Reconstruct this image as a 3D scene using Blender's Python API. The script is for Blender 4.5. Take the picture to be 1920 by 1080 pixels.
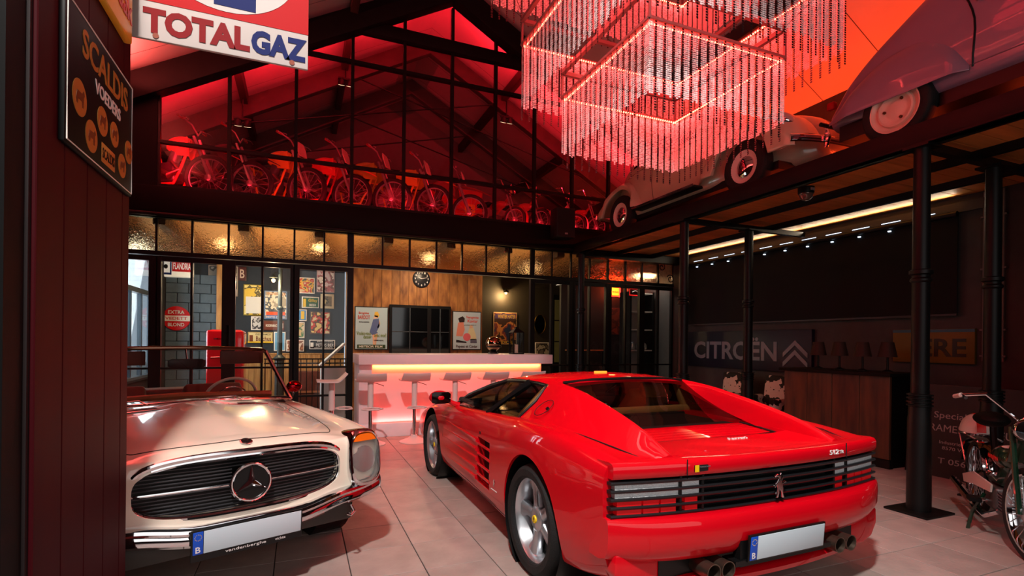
import bpy, bmesh, math, random
import numpy as np
from mathutils import Vector, Matrix
from mathutils.bvhtree import BVHTree

for o in list(bpy.data.objects): bpy.data.objects.remove(o)
SC = bpy.context.scene
COL = SC.collection
PI = math.pi
random.seed(7)

# ------------------------------------------------------------------ camera
CAM_H, CAM_TH, CAM_F, CAM_ROLL = 1.41, 0.389, 970.0, 0.0105
cd = bpy.data.cameras.new('camera'); cam = bpy.data.objects.new('camera', cd); COL.objects.link(cam)
cd.sensor_width = 36.0; cd.lens = CAM_F / 1920 * 36; cd.shift_y = (642 - 540) / 1920.0
cd.clip_start = 0.05; cd.clip_end = 200
cam.matrix_world = Matrix.Translation((0, 0, CAM_H)) @ Matrix.Rotation(-CAM_TH, 4, 'Z') @ Matrix.Rotation(PI / 2, 4, 'X') @ Matrix.Rotation(CAM_ROLL, 4, 'Z')
SC.camera = cam

# ------------------------------------------------------------------ world, big lights, exposure
W = bpy.data.worlds.new('world'); SC.world = W; W.use_nodes = True
bg = W.node_tree.nodes['Background']; bg.inputs[0].default_value = (0.62, 0.72, 0.86, 1); bg.inputs[1].default_value = 1.0
SC.view_settings.view_transform = 'Standard'; SC.view_settings.look = 'None'
SC.view_settings.gamma = 1.0; SC.view_settings.use_curve_mapping = False
SC.view_settings.exposure = 0.0

def light(name, kind, loc, energy, col=(1, 1, 1), size=.1, size_y=None, target=None, spot=None, blend=.5, shape=None):
    l = bpy.data.lights.new(name, kind); o = bpy.data.objects.new(name, l); COL.objects.link(o)
    l.energy = energy; l.color = col; o.location = loc
    if kind == 'AREA':
        l.size = size
        if size_y: l.shape = 'RECTANGLE'; l.size_y = size_y
        if shape: l.shape = shape
    else: l.shadow_soft_size = size
    if spot: l.spot_size = spot; l.spot_blend = blend
    if target is not None:
        o.rotation_euler = (Vector(target) - Vector(loc)).to_track_quat('-Z', 'Y').to_euler()
    return o

# added area light for daylight behind the camera, and an added overhead key spot
light('gate_daylight', 'AREA', (1.6, -2.2, 2.3), 75, (1.0, .97, .94), 5.5, 3.2, target=(1.6, 4, .6))
light('hall_spot', 'SPOT', (-.75, -.4, 6.0), 2200, (1.0, .92, .86), .16, target=(1.35, 3.6, 0), spot=1.05, blend=.55)
RED = (1.0, .015, .03)

# ------------------------------------------------------------------ helpers
def srgb(c):
    r = []
    for v in c[:3]:
        v = v / 255.0
        r.append(v / 12.92 if v <= .04045 else ((v + .055) / 1.055) ** 2.4)
    return (r[0], r[1], r[2], 1.0)

MATS = {}
def M(name, col=(128, 128, 128), rough=.5, metal=0., emit=0., coat=0., spec=.5, var=0., vscale=8., bump=0., bscale=40., stretch=(1, 1, 1), trans=0., ior=1.45, col2=None, rnd=0., bdist=.02):
    if name in MATS: return MATS[name]
    m = bpy.data.materials.new(name); m.use_nodes = True
    nt = m.node_tree; b = nt.nodes['Principled BSDF']
    c = srgb(col)
    b.inputs['Base Color'].default_value = c
    b.inputs['Roughness'].default_value = rough; b.inputs['Metallic'].default_value = metal
    b.inputs['Specular IOR Level'].default_value = spec
    b.inputs['Coat Weight'].default_value = coat; b.inputs['Coat Roughness'].default_value = .03
    b.inputs['Transmission Weight'].default_value = trans; b.inputs['IOR'].default_value = ior
    if emit:
        b.inputs['Emission Color'].default_value = c; b.inputs['Emission Strength'].default_value = emit
    if var or bump or col2:
        tc = nt.nodes.new('ShaderNodeTexCoord'); mp = nt.nodes.new('ShaderNodeMapping'); mp.inputs['Scale'].default_value = stretch
        nt.links.new(tc.outputs['Object'], mp.inputs[0])
        if rnd:
            oi = nt.nodes.new('ShaderNodeObjectInfo'); ad = nt.nodes.new('ShaderNodeVectorMath'); ad.operation = 'SCALE'
            cb = nt.nodes.new('ShaderNodeCombineXYZ')
            for i in range(3): nt.links.new(oi.outputs['Random'], cb.inputs[i])
            ad.inputs['Scale'].default_value = 37.0
            nt.links.new(cb.outputs[0], ad.inputs[0]); nt.links.new(ad.outputs[0], mp.inputs['Location'])
    if var or col2:
        n = nt.nodes.new('ShaderNodeTexNoise'); n.inputs['Scale'].default_value = vscale; n.inputs['Detail'].default_value = 5
        nt.links.new(mp.outputs[0], n.inputs['Vector'])
        mx = nt.nodes.new('ShaderNodeMix'); mx.data_type = 'RGBA'
        rp = nt.nodes.new('ShaderNodeValToRGB'); rp.color_ramp.elements[0].position = .3; rp.color_ramp.elements[1].position = .7
        nt.links.new(n.outputs[0], rp.inputs[0]); nt.links.new(rp.outputs[0], mx.inputs[0])
        mx.inputs[6].default_value = c if col2 else tuple(min(1, v * (1 + var)) for v in c[:3]) + (1,)
        mx.inputs[7].default_value = srgb(col2) if col2 else tuple(v * (1 - var) for v in c[:3]) + (1,)
        out = mx.outputs[2]
        if rnd:
            hs = nt.nodes.new('ShaderNodeHueSaturation'); mr = nt.nodes.new('ShaderNodeMapRange')
            mr.inputs['To Min'].default_value = 1 - rnd; mr.inputs['To Max'].default_value = 1 + rnd
            nt.links.new(oi.outputs['Random'], mr.inputs[0]); nt.links.new(mr.outputs[0], hs.inputs['Value'])
            nt.links.new(out, hs.inputs['Color']); out = hs.outputs[0]
        nt.links.new(out, b.inputs['Base Color'])
    if bump:
        n2 = nt.nodes.new('ShaderNodeTexNoise'); n2.inputs['Scale'].default_value = bscale; n2.inputs['Detail'].default_value = 4
        nt.links.new(mp.outputs[0], n2.inputs['Vector'])
        bp = nt.nodes.new('ShaderNodeBump'); bp.inputs['Strength'].default_value = bump; bp.inputs['Distance'].default_value = bdist
        nt.links.new(n2.outputs[0], bp.inputs['Height']); nt.links.new(bp.outputs[0], b.inputs['Normal'])
    MATS[name] = m
    return m

def glass_mat(name, tint=(255, 255, 255), refl=.5, rough=.02):
    """thin clear pane: see-through with a mirror sheen that grows at grazing angles"""
    if name in MATS: return MATS[name]
    m = bpy.data.materials.new(name); m.use_nodes = True; nt = m.node_tree
    nt.nodes.remove(nt.nodes['Principled BSDF']); out = nt.nodes['Material Output']
    t = nt.nodes.new('ShaderNodeBsdfTransparent'); t.inputs[0].default_value = srgb(tint)
    g = nt.nodes.new('ShaderNodeBsdfGlossy'); g.inputs['Roughness'].default_value = rough
    f = nt.nodes.new('ShaderNodeFresnel'); f.inputs[0].default_value = 1.5
    k = nt.nodes.new('ShaderNodeMath'); k.operation = 'MULTIPLY'; k.inputs[1].default_value = refl
    mx = nt.nodes.new('ShaderNodeMixShader')
    nt.links.new(f.outputs[0], k.inputs[0]); nt.links.new(k.outputs[0], mx.inputs[0])
    nt.links.new(t.outputs[0], mx.inputs[1]); nt.links.new(g.outputs[0], mx.inputs[2]); nt.links.new(mx.outputs[0], out.inputs[0])
    MATS[name] = m
    return m

def art_mat(name, cols, scale=3.0, seed=0.):
    """flat printed artwork: patches of ink in a handful of colours"""
    m = bpy.data.materials.new(name); m.use_nodes = True; nt = m.node_tree; b = nt.nodes['Principled BSDF']
    b.inputs['Roughness'].default_value = .45
    tc = nt.nodes.new('ShaderNodeTexCoord'); mp = nt.nodes.new('ShaderNodeMapping'); mp.inputs['Location'].default_value = (seed, seed * 1.7, seed * .3)
    n = nt.nodes.new('ShaderNodeTexNoise'); n.inputs['Scale'].default_value = scale; n.inputs['Detail'].default_value = 2.5
    rp = nt.nodes.new('ShaderNodeValToRGB'); rp.color_ramp.interpolation = 'CONSTANT'
    k = len(cols)
    while len(rp.color_ramp.elements) < k: rp.color_ramp.elements.new(.5)
    for i, c in enumerate(cols):
        rp.color_ramp.elements[i].position = 0 if i == 0 else .36 + .28 * i / k; rp.color_ramp.elements[i].color = srgb(c)
    nt.links.new(tc.outputs['Object'], mp.inputs[0]); nt.links.new(mp.outputs[0], n.inputs['Vector'])
    nt.links.new(n.outputs[0], rp.inputs[0]); nt.links.new(rp.outputs[0], b.inputs['Base Color'])
    return m

def smooth_mesh(bm, ang):
    for f in bm.faces: f.smooth = True
    for e in bm.edges:
        if len(e.link_faces) == 2: e.smooth = e.calc_face_angle(0) < ang
        else: e.smooth = False

def empty(name, loc=(0, 0, 0), rz=0, parent=None, rot=None):
    o = bpy.data.objects.new(name, None); COL.objects.link(o); o.location = loc; o.rotation_euler = rot if rot else (0, 0, rz)
    o.empty_display_size = .1
    if parent: o.parent = parent
    return o
def tag(o, label=None, cat=None, group=None, kind=None):
    if label: o['label'] = label
    if cat: o['category'] = cat
    if group: o['group'] = group
    if kind: o['kind'] = kind
    return o
def thing(name, label, cat, loc=(0, 0, 0), rz=0, group=None, rot=None):
    return tag(empty(name, loc, rz, None, rot), label, cat, group)
def link_mesh(name, me, parent=None, loc=None):
    o = bpy.data.objects.new(name, me); COL.objects.link(o)
    if parent: o.parent = parent
    if loc is not None: o.location = loc
    return o
def copy_tree(o, parent=None):
    c = o.copy(); COL.objects.link(c); c.parent = parent
    for ch in list(o.children): copy_tree(ch, c)
    return c

class MB:
    def __init__(s): s.v = []; s.f = []; s.T = None
    def add(s, vs, fs):
        k = len(s.v)
        if s.T is not None: vs = [s.T @ Vector(p) for p in vs]
        s.v += [tuple(p) for p in vs]; s.f += [tuple(i + k for i in f) for f in fs]
        return s
    def b2(s, a, b):
        (x0, y0, z0), (x1, y1, z1) = a, b
        return s.add([(x0, y0, z0), (x1, y0, z0), (x1, y1, z0), (x0, y1, z0), (x0, y0, z1), (x1, y0, z1), (x1, y1, z1), (x0, y1, z1)],
                     [(0, 3, 2, 1), (4, 5, 6, 7), (0, 1, 5, 4), (1, 2, 6, 5), (2, 3, 7, 6), (3, 0, 4, 7)])
    def box(s, c, d): return s.b2([c[i] - d[i] / 2 for i in range(3)], [c[i] + d[i] / 2 for i in range(3)])
    def bar(s, p, q, w, h, up=(0, 0, 1)):
        p, q = Vector(p), Vector(q); d = (q - p).normalized(); u = Vector(up)
        if abs(d.dot(u)) > .99: u = Vector((0, 1, 0))
        sx = d.cross(u).normalized(); uz = sx.cross(d).normalized()
        vs = [c + sx * (a * w / 2) + uz * (b * h / 2) for c in (p, q) for a, b in ((-1, -1), (1, -1), (1, 1), (-1, 1))]
        return s.add(vs, [(0, 1, 2, 3), (7, 6, 5, 4), (0, 4, 5, 1), (1, 5, 6, 2), (2, 6, 7, 3), (3, 7, 4, 0)])
    def tube(s, pts, r, n=8, closed=False, caps=True, flat=1.0):
        P = [Vector(p) for p in pts]; m = len(P); R = r if isinstance(r, (list, tuple)) else [r] * m
        tang = []
        for i in range(m):
            a = P[(i - 1) % m] if (closed or i > 0) else P[i]; b = P[(i + 1) % m] if (closed or i < m - 1) else P[i]
            t = (b - a); tang.append(t.normalized() if t.length > 1e-9 else Vector((0, 0, 1)))
        u = Vector((0, 0, 1)) if abs(tang[0].z) < .9 else Vector((1, 0, 0))
        u = (u - tang[0] * u.dot(tang[0])).normalized(); vs = []
        for i in range(m):
            u = (u - tang[i] * u.dot(tang[i]));
            u = u.normalized() if u.length > 1e-6 else Vector((1, 0, 0))
            w = tang[i].cross(u)
            for k in range(n):
                a = 2 * PI * k / n; vs.append(P[i] + (u * math.cos(a) + w * (math.sin(a) * flat)) * R[i])
        fs = []
        for i in range(m if closed else m - 1):
            j = (i + 1) % m
            for k in range(n): fs.append((i * n + k, i * n + (k + 1) % n, j * n + (k + 1) % n, j * n + k))
        if caps and not closed: fs += [tuple(range(n))[::-1], tuple((m - 1) * n + k for k in range(n))]
        return s.add(vs, fs)
    def cyl(s, p, q, r, r2=None, n=16): return s.tube([p, q], [r, r if r2 is None else r2], n)
    def lathe(s, prof, T=None, n=24, closed=False, cap=None):
        """prof: (radius, height) pairs turned about local z, placed by T"""
        T = T or Matrix(); vs = []; fs = []; m = len(prof)
        for r, h in prof:
            for k in range(n): vs.append(T @ Vector((r * math.cos(2 * PI * k / n), r * math.sin(2 * PI * k / n), h)))
        for i in range(m if closed else m - 1):
            j = (i + 1) % m
            for k in range(n): fs.append((i * n + k, i * n + (k + 1) % n, j * n + (k + 1) % n, j * n + k))
        if cap is None: cap = prof[0][0] > 1e-6 and prof[-1][0] > 1e-6
        if not closed and cap:
            if prof[0][0] > 1e-6: fs.append(tuple(range(n))[::-1])
            if prof[-1][0] > 1e-6: fs.append(tuple((m - 1) * n + k for k in range(n)))
        return s.add(vs, fs)
    def prism(s, poly, o, ux, uy, t):
        """polygon in the plane (ux, uy) at o, given the thickness vector t"""
        o, ux, uy, t = Vector(o), Vector(ux), Vector(uy), Vector(t); n = len(poly)
        a = [o + ux * x + uy * y for x, y in poly]; vs = a + [p + t for p in a]
        return s.add(vs, [tuple(range(n))[::-1], tuple(range(n, 2 * n))] + [(i, (i + 1) % n, (i + 1) % n + n, i + n) for i in range(n)])
    def ball(s, c, r, n=12, m=8):
        r = r if isinstance(r, (list, tuple)) else (r, r, r); c = Vector(c); vs = []; fs = []
        for i in range(m + 1):
            a = PI * i / m
            for k in range(n): vs.append(c + Vector((r[0] * math.sin(a) * math.cos(2 * PI * k / n), r[1] * math.sin(a) * math.sin(2 * PI * k / n), r[2] * math.cos(a))))
        for i in range(m):
            for k in range(n): fs.append((i * n + k, (i + 1) * n + k, (i + 1) * n + (k + 1) % n, i * n + (k + 1) % n))
        return s.add(vs, fs)
    def grid(s, G, closed_u=False, closed_v=False):
        nu, nv = len(G), len(G[0]); vs = [p for row in G for p in row]; fs = []
        for i in range(nu if closed_u else nu - 1):
            for j in range(nv if closed_v else nv - 1):
                a, b = (i + 1) % nu, (j + 1) % nv
                fs.append((i * nv + j, i * nv + b, a * nv + b, a * nv + j))
        return s.add(vs, fs)
    def mesh(s, mat, smooth=35, bevel=0, seg=2, merge=1e-5, recalc=True):
        me = bpy.data.meshes.new('m'); me.from_pydata(s.v, [], s.f)
        bm = bmesh.new(); bm.from_mesh(me)
        if merge: bmesh.ops.remove_doubles(bm, verts=bm.verts, dist=merge)
        if recalc: bmesh.ops.recalc_face_normals(bm, faces=bm.faces)
        if bevel:
            es = [e for e in bm.edges if len(e.link_faces) == 2 and e.calc_face_angle(0) > .5]
            bmesh.ops.bevel(bm, geom=es, offset=bevel, segments=seg, affect='EDGES', profile=.5, clamp_overlap=True)
        smooth_mesh(bm, math.radians(smooth)); bm.to_mesh(me); bm.free()
        if mat: me.materials.append(mat)
        return me
    def build(s, name, mat, parent=None, smooth=35, bevel=0, seg=2, loc=None, merge=1e-5, recalc=True):
        return link_mesh(name, s.mesh(mat, smooth, bevel, seg, merge, recalc), parent, loc)

def struct(name, mb, mat, **k): return tag(mb.build(name, mat, **k), kind='structure')

def frame_mat4(o, ux, uy):
    ux, uy = Vector(ux).normalized(), Vector(uy).normalized(); n = ux.cross(uy)
    m = Matrix((ux, uy, n)).transposed().to_4x4(); m.translation = Vector(o); return m

def text(body, w, h, o, ux, uy, mat, parent, name='lettering', depth=.003, bold=0.0, shear=0., letters=False):
    o_ = o
    """raised lettering fitted into w by h metres, centred on o"""
    cu = bpy.data.curves.new('t', 'FONT'); cu.body = body; cu.size = 1; cu.offset = bold; cu.extrude = .5; cu.shear = shear
    cu.resolution_u = 3
    ob = bpy.data.objects.new('t', cu)
    me = bpy.data.meshes.new_from_object(ob)
    bpy.data.objects.remove(ob); bpy.data.curves.remove(cu)
    n = len(me.vertices); co = np.empty(n * 3); me.vertices.foreach_get('co', co); co = co.reshape(-1, 3)
    lo, hi = co.min(0), co.max(0); c = (lo + hi) / 2
    sc = np.array([w / max(1e-6, hi[0] - lo[0]), h / max(1e-6, hi[1] - lo[1]), depth])
    co = (co - c) * sc; me.vertices.foreach_set('co', co.ravel())
    me.transform(frame_mat4(o, ux, uy)); me.materials.clear(); me.materials.append(mat); me.update()
    o = link_mesh(name, me, parent)
    if not letters: return o
    # one part per letter
    bm = bmesh.new(); bm.from_mesh(me); T = frame_mat4(o_, ux, uy).inverted(); seen = set(); isl = []
    for v in bm.verts:
        if v in seen: continue
        st_ = [v]; seen.add(v); comp = []
        while st_:
            q = st_.pop(); comp.append(q)
            for e in q.link_edges:
                w2 = e.other_vert(q)
                if w2 not in seen: seen.add(w2); st_.append(w2)
        xs = [(T @ q.co).x for q in comp]; isl.append([min(xs), max(xs), comp])
    isl.sort(key=lambda t: t[0]); grp = []
    for a, b, c in isl:
        if grp and (min(b, grp[-1][1]) - max(a, grp[-1][0])) > .5 * min(b - a, grp[-1][1] - grp[-1][0]): grp[-1][1] = max(b, grp[-1][1]); grp[-1][2] += c
        else: grp.append([a, b, list(c)])
    for a, b, c in grp:
        keep = set(c); ix = {v: i for i, v in enumerate(c)}; fs = [[ix[v] for v in f.verts] for f in bm.faces if f.verts[0] in keep]
        m2 = bpy.data.meshes.new('letter'); m2.from_pydata([v.co[:] for v in c], [], fs); m2.materials.append(mat); link_mesh('letter', m2, parent)
    bm.free(); bpy.data.objects.remove(o)

# points on the known planes of the hall, from where they show in the photograph
def _ray(px, py):
    u, v = px - 960, py - 642; c, s = math.cos(CAM_ROLL), math.sin(CAM_ROLL)
    a, b = (u * c + v * s) / CAM_F, (-u * s + v * c) / CAM_F
    return Vector((math.sin(CAM_TH) + math.cos(CAM_TH) * a, math.cos(CAM_TH) - math.sin(CAM_TH) * a, -b))
def onY(px, py, Y): r = _ray(px, py); return Vector((0, 0, CAM_H)) + r * (Y / r.y)
def onX(px, py, X): r = _ray(px, py); return Vector((0, 0, CAM_H)) + r * (X / r.x)

def pchip(x, y, xi):
    x = np.asarray(x, float); y = np.asarray(y, float); xi = np.asarray(xi, float)
    h = np.diff(x); d = np.diff(y, axis=0) / h[:, None]; m = np.zeros_like(y)
    for k in range(1, len(x) - 1):
        s = (d[k - 1] * d[k]) > 0; w1, w2 = 2 * h[k] + h[k - 1], h[k] + 2 * h[k - 1]
        with np.errstate(divide='ignore', invalid='ignore'):
            v = (w1 + w2) / (w1 / d[k - 1] + w2 / d[k])
        m[k] = np.where(s, np.nan_to_num(v), 0)
    m[0], m[-1] = d[0], d[-1]
    k = np.clip(np.searchsorted(x, xi) - 1, 0, len(x) - 2); t = ((xi - x[k]) / h[k])[:, None]; H = h[k][:, None]
    return (2 * t**3 - 3 * t**2 + 1) * y[k] + (t**3 - 2 * t**2 + t) * H * m[k] + (-2 * t**3 + 3 * t**2) * y[k + 1] + (t**3 - t**2) * H * m[k + 1]

def crom(P, n):
    """centripetal-ish Catmull-Rom through the points P, n steps per span"""
    P = np.asarray(P, float); Q = np.vstack([2 * P[0] - P[1], P, 2 * P[-1] - P[-2]]); out = []
    for i in range(1, len(Q) - 2):
        p0, p1, p2, p3 = Q[i - 1:i + 3]
        l1, l2, l3 = [max(1e-4, np.linalg.norm(b - a)) ** .5 for a, b in ((p0, p1), (p1, p2), (p2, p3))]
        t1, t2, t3 = l1, l1 + l2, l1 + l2 + l3
        for j in range(n):
            t = t1 + (t2 - t1) * j / n
            a1 = (t1 - t) / t1 * p0 + t / t1 * p1; a2 = (t2 - t) / l2 * p1 + (t - t1) / l2 * p2; a3 = (t3 - t) / l3 * p2 + (t - t2) / l3 * p3
            b1 = (t2 - t) / t2 * a1 + t / t2 * a2; b2 = (t3 - t) / (t3 - t1) * a2 + (t - t1) / (t3 - t1) * a3
            out.append((t2 - t) / l2 * b1 + (t - t1) / l2 * b2)
    out.append(P[-1]); return np.array(out)

def loft(stations, ny=50, npf=5, close=True):
    """body shell: stations (y, half profile of (x, z) from the bottom centre to the top centre); returns an MB"""
    st = sorted(stations, key=lambda s: s[0]); ys = np.array([s[0] for s in st])
    A = np.array([np.array(s[1], float).ravel() for s in st])
    t = np.linspace(0, 1, ny)
    yi = np.interp(t, np.linspace(0, 1, len(ys)), ys)
    B = pchip(ys, A, yi); G = []
    for y, row in zip(yi, B):
        p = crom(row.reshape(-1, 2), npf); p[:, 0] = np.maximum(p[:, 0], 0); p[0, 0] = 0; p[-1, 0] = 0
        ring = [(x, y, z) for x, z in p] + [(-x, y, z) for x, z in p[-2:0:-1]]
        G.append(ring)
    mb = MB().grid(G, closed_v=True); n = len(G[0])
    if close: mb.f += [tuple(range(n)), tuple((ny - 1) * n + k for k in range(n))[::-1]]
    return mb

def carve(me, cutters):
    """boolean difference of mesh me by the cutter MBs, returned as a new mesh"""
    a = bpy.data.objects.new('a', me); COL.objects.link(a); tmp = [a]
    for c in cutters:
        b = c.build('b', None); tmp.append(b)
        md = a.modifiers.new('x', 'BOOLEAN'); md.object = b; md.operation = 'DIFFERENCE'; md.solver = 'EXACT'
    dg = bpy.context.evaluated_depsgraph_get(); dg.update()
    r = bpy.data.meshes.new_from_object(a.evaluated_get(dg))
    for o in tmp: bpy.data.objects.remove(o)
    bm = bmesh.new(); bm.from_mesh(r); smooth_mesh(bm, math.radians(35)); bm.to_mesh(r); bm.free()
    return r

def bvh_of(me): return BVHTree.FromPolygons([v.co.copy() for v in me.vertices], [tuple(p.vertices) for p in me.polygons])
RX = Matrix.Rotation(PI / 2, 4, 'Y')        # lathe axis z -> x

# ------------------------------------------------------------------ shared materials
black_steel = M('black_steel', (11, 11, 12), .45, .0, spec=.3, var=.15)
black_soft = M('black_paint', (8, 8, 9), .65, spec=.2, var=.2)
rubber = M('tyre_rubber', (17, 17, 18), .75, bump=.2, bscale=120, var=.2)
chrome = M('chrome', (225, 225, 228), .06, 1.)
alloy = M('silver_alloy', (190, 194, 200), .3, .85)
white_paint = M('white_satin', (225, 222, 222), .35, var=.03)
clear = glass_mat('clear_glass', (250, 252, 252), .55)
autoglass = glass_mat('car_glass', (205, 205, 200), .9)
# ================================================================== THE HALL
FY, XL, XR, RIDGE, ZR, SL = 8.9, -2.5, 7.32, 2.45, 7.36, .56
def zt(x): return ZR - SL * abs(x - RIDGE)
def S(name): return tag(empty(name), kind='structure')

# floor: a grey bed with stone tiles of .435 m laid on it
grout = M('grout', (58, 52, 50), .9, var=.2)
tile_m = M('stone_tile', (160, 146, 140), .42, var=.13, vscale=5, bump=.10, bscale=30, rnd=.07, spec=.35)
floor = struct('floor', MB().b2((XL - .3, -2.5, -.12), (XR + .3, 14.2, -.006)), grout)
TS = .435
def project(p):
    f = Vector((math.sin(CAM_TH), math.cos(CAM_TH))); r = Vector((math.cos(CAM_TH), -math.sin(CAM_TH))); q = Vector(p[:2]); d = q.dot(f)
    if d < .3: return None
    return 960 + CAM_F * q.dot(r) / d, 642 - CAM_F * (p[2] - CAM_H) / d, d
tiles = []
for i in range(-9, 17):
    for j in range(-9, 14):
        x, y = .735 + TS * i, 3.16 + TS * j
        if x < XL or x + TS > XR + .1 or y + TS > 8.95: continue
        q = project((x + TS / 2, y + TS / 2, 0)); vis = q is not None and -80 < q[0] < 2000 and q[1] < 1180
        tiles.append((q[2] if vis else 99 + y, x, y))
tiles.sort()
tile_me = MB().b2((.003, .003, -.02), (TS - .003, TS - .003, 0)).mesh(tile_m, bevel=.002, seg=1)
rest = MB()
for k, (d, x, y) in enumerate(tiles):
    if k < 290: link_mesh('tile', tile_me, floor, (x, y, random.uniform(-.0006, .0006)))
    else: rest.b2((x + .003, y + .003, -.02), (x + TS - .003, y + TS - .003, 0))
tag(rest.build('tiles_beyond', tile_m, floor), kind='stuff')
back_floor_m = M('back_room_floor', (92, 80, 70), .4, var=.15, vscale=3)
struct('floor_back_room', MB().b2((XL, FY + .06, -.005), (XR, 14, .004)), back_floor_m)

# roof: sandwich panels between the ridge and both walls, one panel per metre of depth
roof_m = M('roof_panel', (184, 176, 174), .55, var=.05, vscale=2)
ceiling = struct('ceiling', MB().bar((RIDGE, -2.5, ZR + .66), (RIDGE, 14.2, ZR + .66), .5, .06), roof_m)
for sgn in (-1, 1):
    xe = XL - .2 if sgn < 0 else XR + .2
    ze = zt(xe) + .5
    for k in range(17):
        y0 = -2.5 + k
        mb = MB(); a, b = (RIDGE, ZR + .5), (xe, ze)
        vs = [(a[0], y0 + .006, a[1]), (b[0], y0 + .006, b[1]), (b[0], y0 + .994, b[1]), (a[0], y0 + .994, a[1])]
        mb.add(vs + [(x, y, z + .08) for x, y, z in vs], [(0, 1, 2, 3), (7, 6, 5, 4), (0, 4, 5, 1), (1, 5, 6, 2), (2, 6, 7, 3), (3, 7, 4, 0)])
        mb.build('roof_panel', roof_m, ceiling)
seam = MB()
for sgn in (-1, 1):
    xe = XL - .2 if sgn < 0 else XR + .2
    for k in range(18): seam.bar((RIDGE, -2.5 + k, ZR + .53), (xe, -2.5 + k, zt(xe) + .53), .05, .05)
seam.build('panel_seam', M('seam_dark', (70, 62, 60), .7, var=.1), ceiling)

# timber purlins running the length of the roof, rafters of the trusses
timber = M('dark_timber', (52, 36, 34), .6, var=.25, vscale=6, stretch=(1, .15, 1))
n = 1
for px in (-.98, .76, 4.1, 5.8):
    z = zt(px) + .38
    struct('trim_%d' % n, MB().bar((px, -2.5, z), (px, 14, z), .12, .2), timber, bevel=.008); n += 1
def rafter(name, y, w, lo, hi, mat):
    mb = MB()
    for sgn in (-1, 1):
        xe = XL if sgn < 0 else XR
        pts = [(RIDGE, ZR + lo), (xe, zt(xe) + lo), (xe, zt(xe) + hi), (RIDGE, ZR + hi)]
        mb.prism(pts, (0, y - w / 2, 0), (1, 0, 0), (0, 0, 1), (0, w, 0))
    return struct(name, mb, mat, bevel=.006)
rafter('trim_5', FY - .08, .24, .0, .40, M('black_rafter', (17, 14, 15), .6, spec=.2, var=.2))
rafter('trim_6', 10.7, .16, .05, .40, timber); rafter('trim_7', 12.6, .16, .05, .40, timber)

# side walls
wall_dark = M('dark_wall', (34, 32, 33), .8, var=.1)
right_m = M('grey_wall', (66, 62, 60), .8, var=.08)
struct('wall_right', MB().b2((XR, -2.5, 0), (XR + .15, 14.1, zt(XR) + .6)), right_m)
struct('wall_left', MB().b2((XL - .15, -2.5, 0), (XL, 9.2, zt(XL) + .6)).b2((XL - .15, 11.6, 0), (XL, 14.1, zt(XL) + .6)).b2((XL - .15, 9.2, 3.3), (XL, 11.6, zt(XL) + .6)).b2((XL - .15, 9.2, 0), (XL, 11.6, .75)), wall_dark)
gable = MB(); gp = [(XL, 3.4), (XR, 3.4), (XR, zt(XR) + .5), (RIDGE, ZR + .5), (XL, zt(XL) + .5)]
gable.prism(gp, (0, 14, 0), (1, 0, 0), (0, 0, 1), (0, .12, 0)); struct('wall_loft_back', gable, M('loft_wall', (120, 112, 110), .8, var=.08))
struct('floor_loft', MB().b2((XL, FY + .05, 3.34), (XR, 14, 3.62)), M('loft_floor', (60, 50, 46), .7, var=.2))
struct('ceiling_back_room', MB().b2((XL, FY + .05, 3.26), (XR, 14, 3.33)), M('warm_ceiling', (196, 160, 120), .7, var=.05))
bb = S('ceiling_beams')
for k in range(9): MB().b2((XL + .5 + k * 1.1, FY + .05, 3.08), (XL + .66 + k * 1.1, 12.3, 3.26)).build('ceiling_beam', M('brown_beam', (58, 36, 24), .6, var=.2), bb, bevel=.006)

# black main beam that carries the loft, with its round pipe
beam = struct('trim_8', MB().b2((XL, FY - .12, 3.19), (XR, FY + .12, 3.60)), M('main_beam', (7, 6, 7), .6, spec=.2, var=.2), bevel=.008)
MB().cyl((XL, FY - .15, 3.19), (XR, FY - .15, 3.19), .03, n=10).build('pipe', black_steel, beam)

# loft glazing: gable of clear panes in a black steel grid
LX = [-1.93, -1.02, -.09, .76, 1.61, 2.45, 3.27, 4.06, 4.87, 5.70, 6.75]
win = S('window_1')
for i, x in enumerate(LX):
    w = .05 if 0 < i < 10 else .06
    MB().b2((x - w / 2, FY - .04, 3.58), (x + w / 2, FY + .04, min(zt(x) + .05, 7.3))).build('mullion', black_steel, win)
for z, w in ((3.62, .07), (4.27, .045), (6.0, .05)):
    dx = (ZR - z) / SL; a, b = max(LX[0], RIDGE - dx), min(LX[-1], RIDGE + dx)
    MB().b2((a, FY - .045, z - w / 2), (b, FY + .045, z + w / 2)).build('glazing_bar', black_steel, win)
dx = (ZR - 6.58) / SL
MB().b2((RIDGE - dx - .35, FY - .09, 6.5), (RIDGE + dx + .35, FY + .05, 6.70)).build('collar_tie', M('black_rafter'), win, bevel=.006)
MB().b2((XL, FY - .06, 3.55), (LX[0], FY + .06, zt(XL) + .3)).b2((LX[-1], FY - .06, 3.55), (XR, FY + .06, zt(XR) + .3)).build('side_panel', M('black_paint'), win)
def clip(poly, f):
    out = []
    for i, p in enumerate(poly):
        q = poly[(i + 1) % len(poly)]; a, b = f(p), f(q)
        if a >= 0: out.append(p)
        if (a >= 0) != (b >= 0): t = a / (a - b); out.append((p[0] + (q[0] - p[0]) * t, p[1] + (q[1] - p[1]) * t))
    return out
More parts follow.
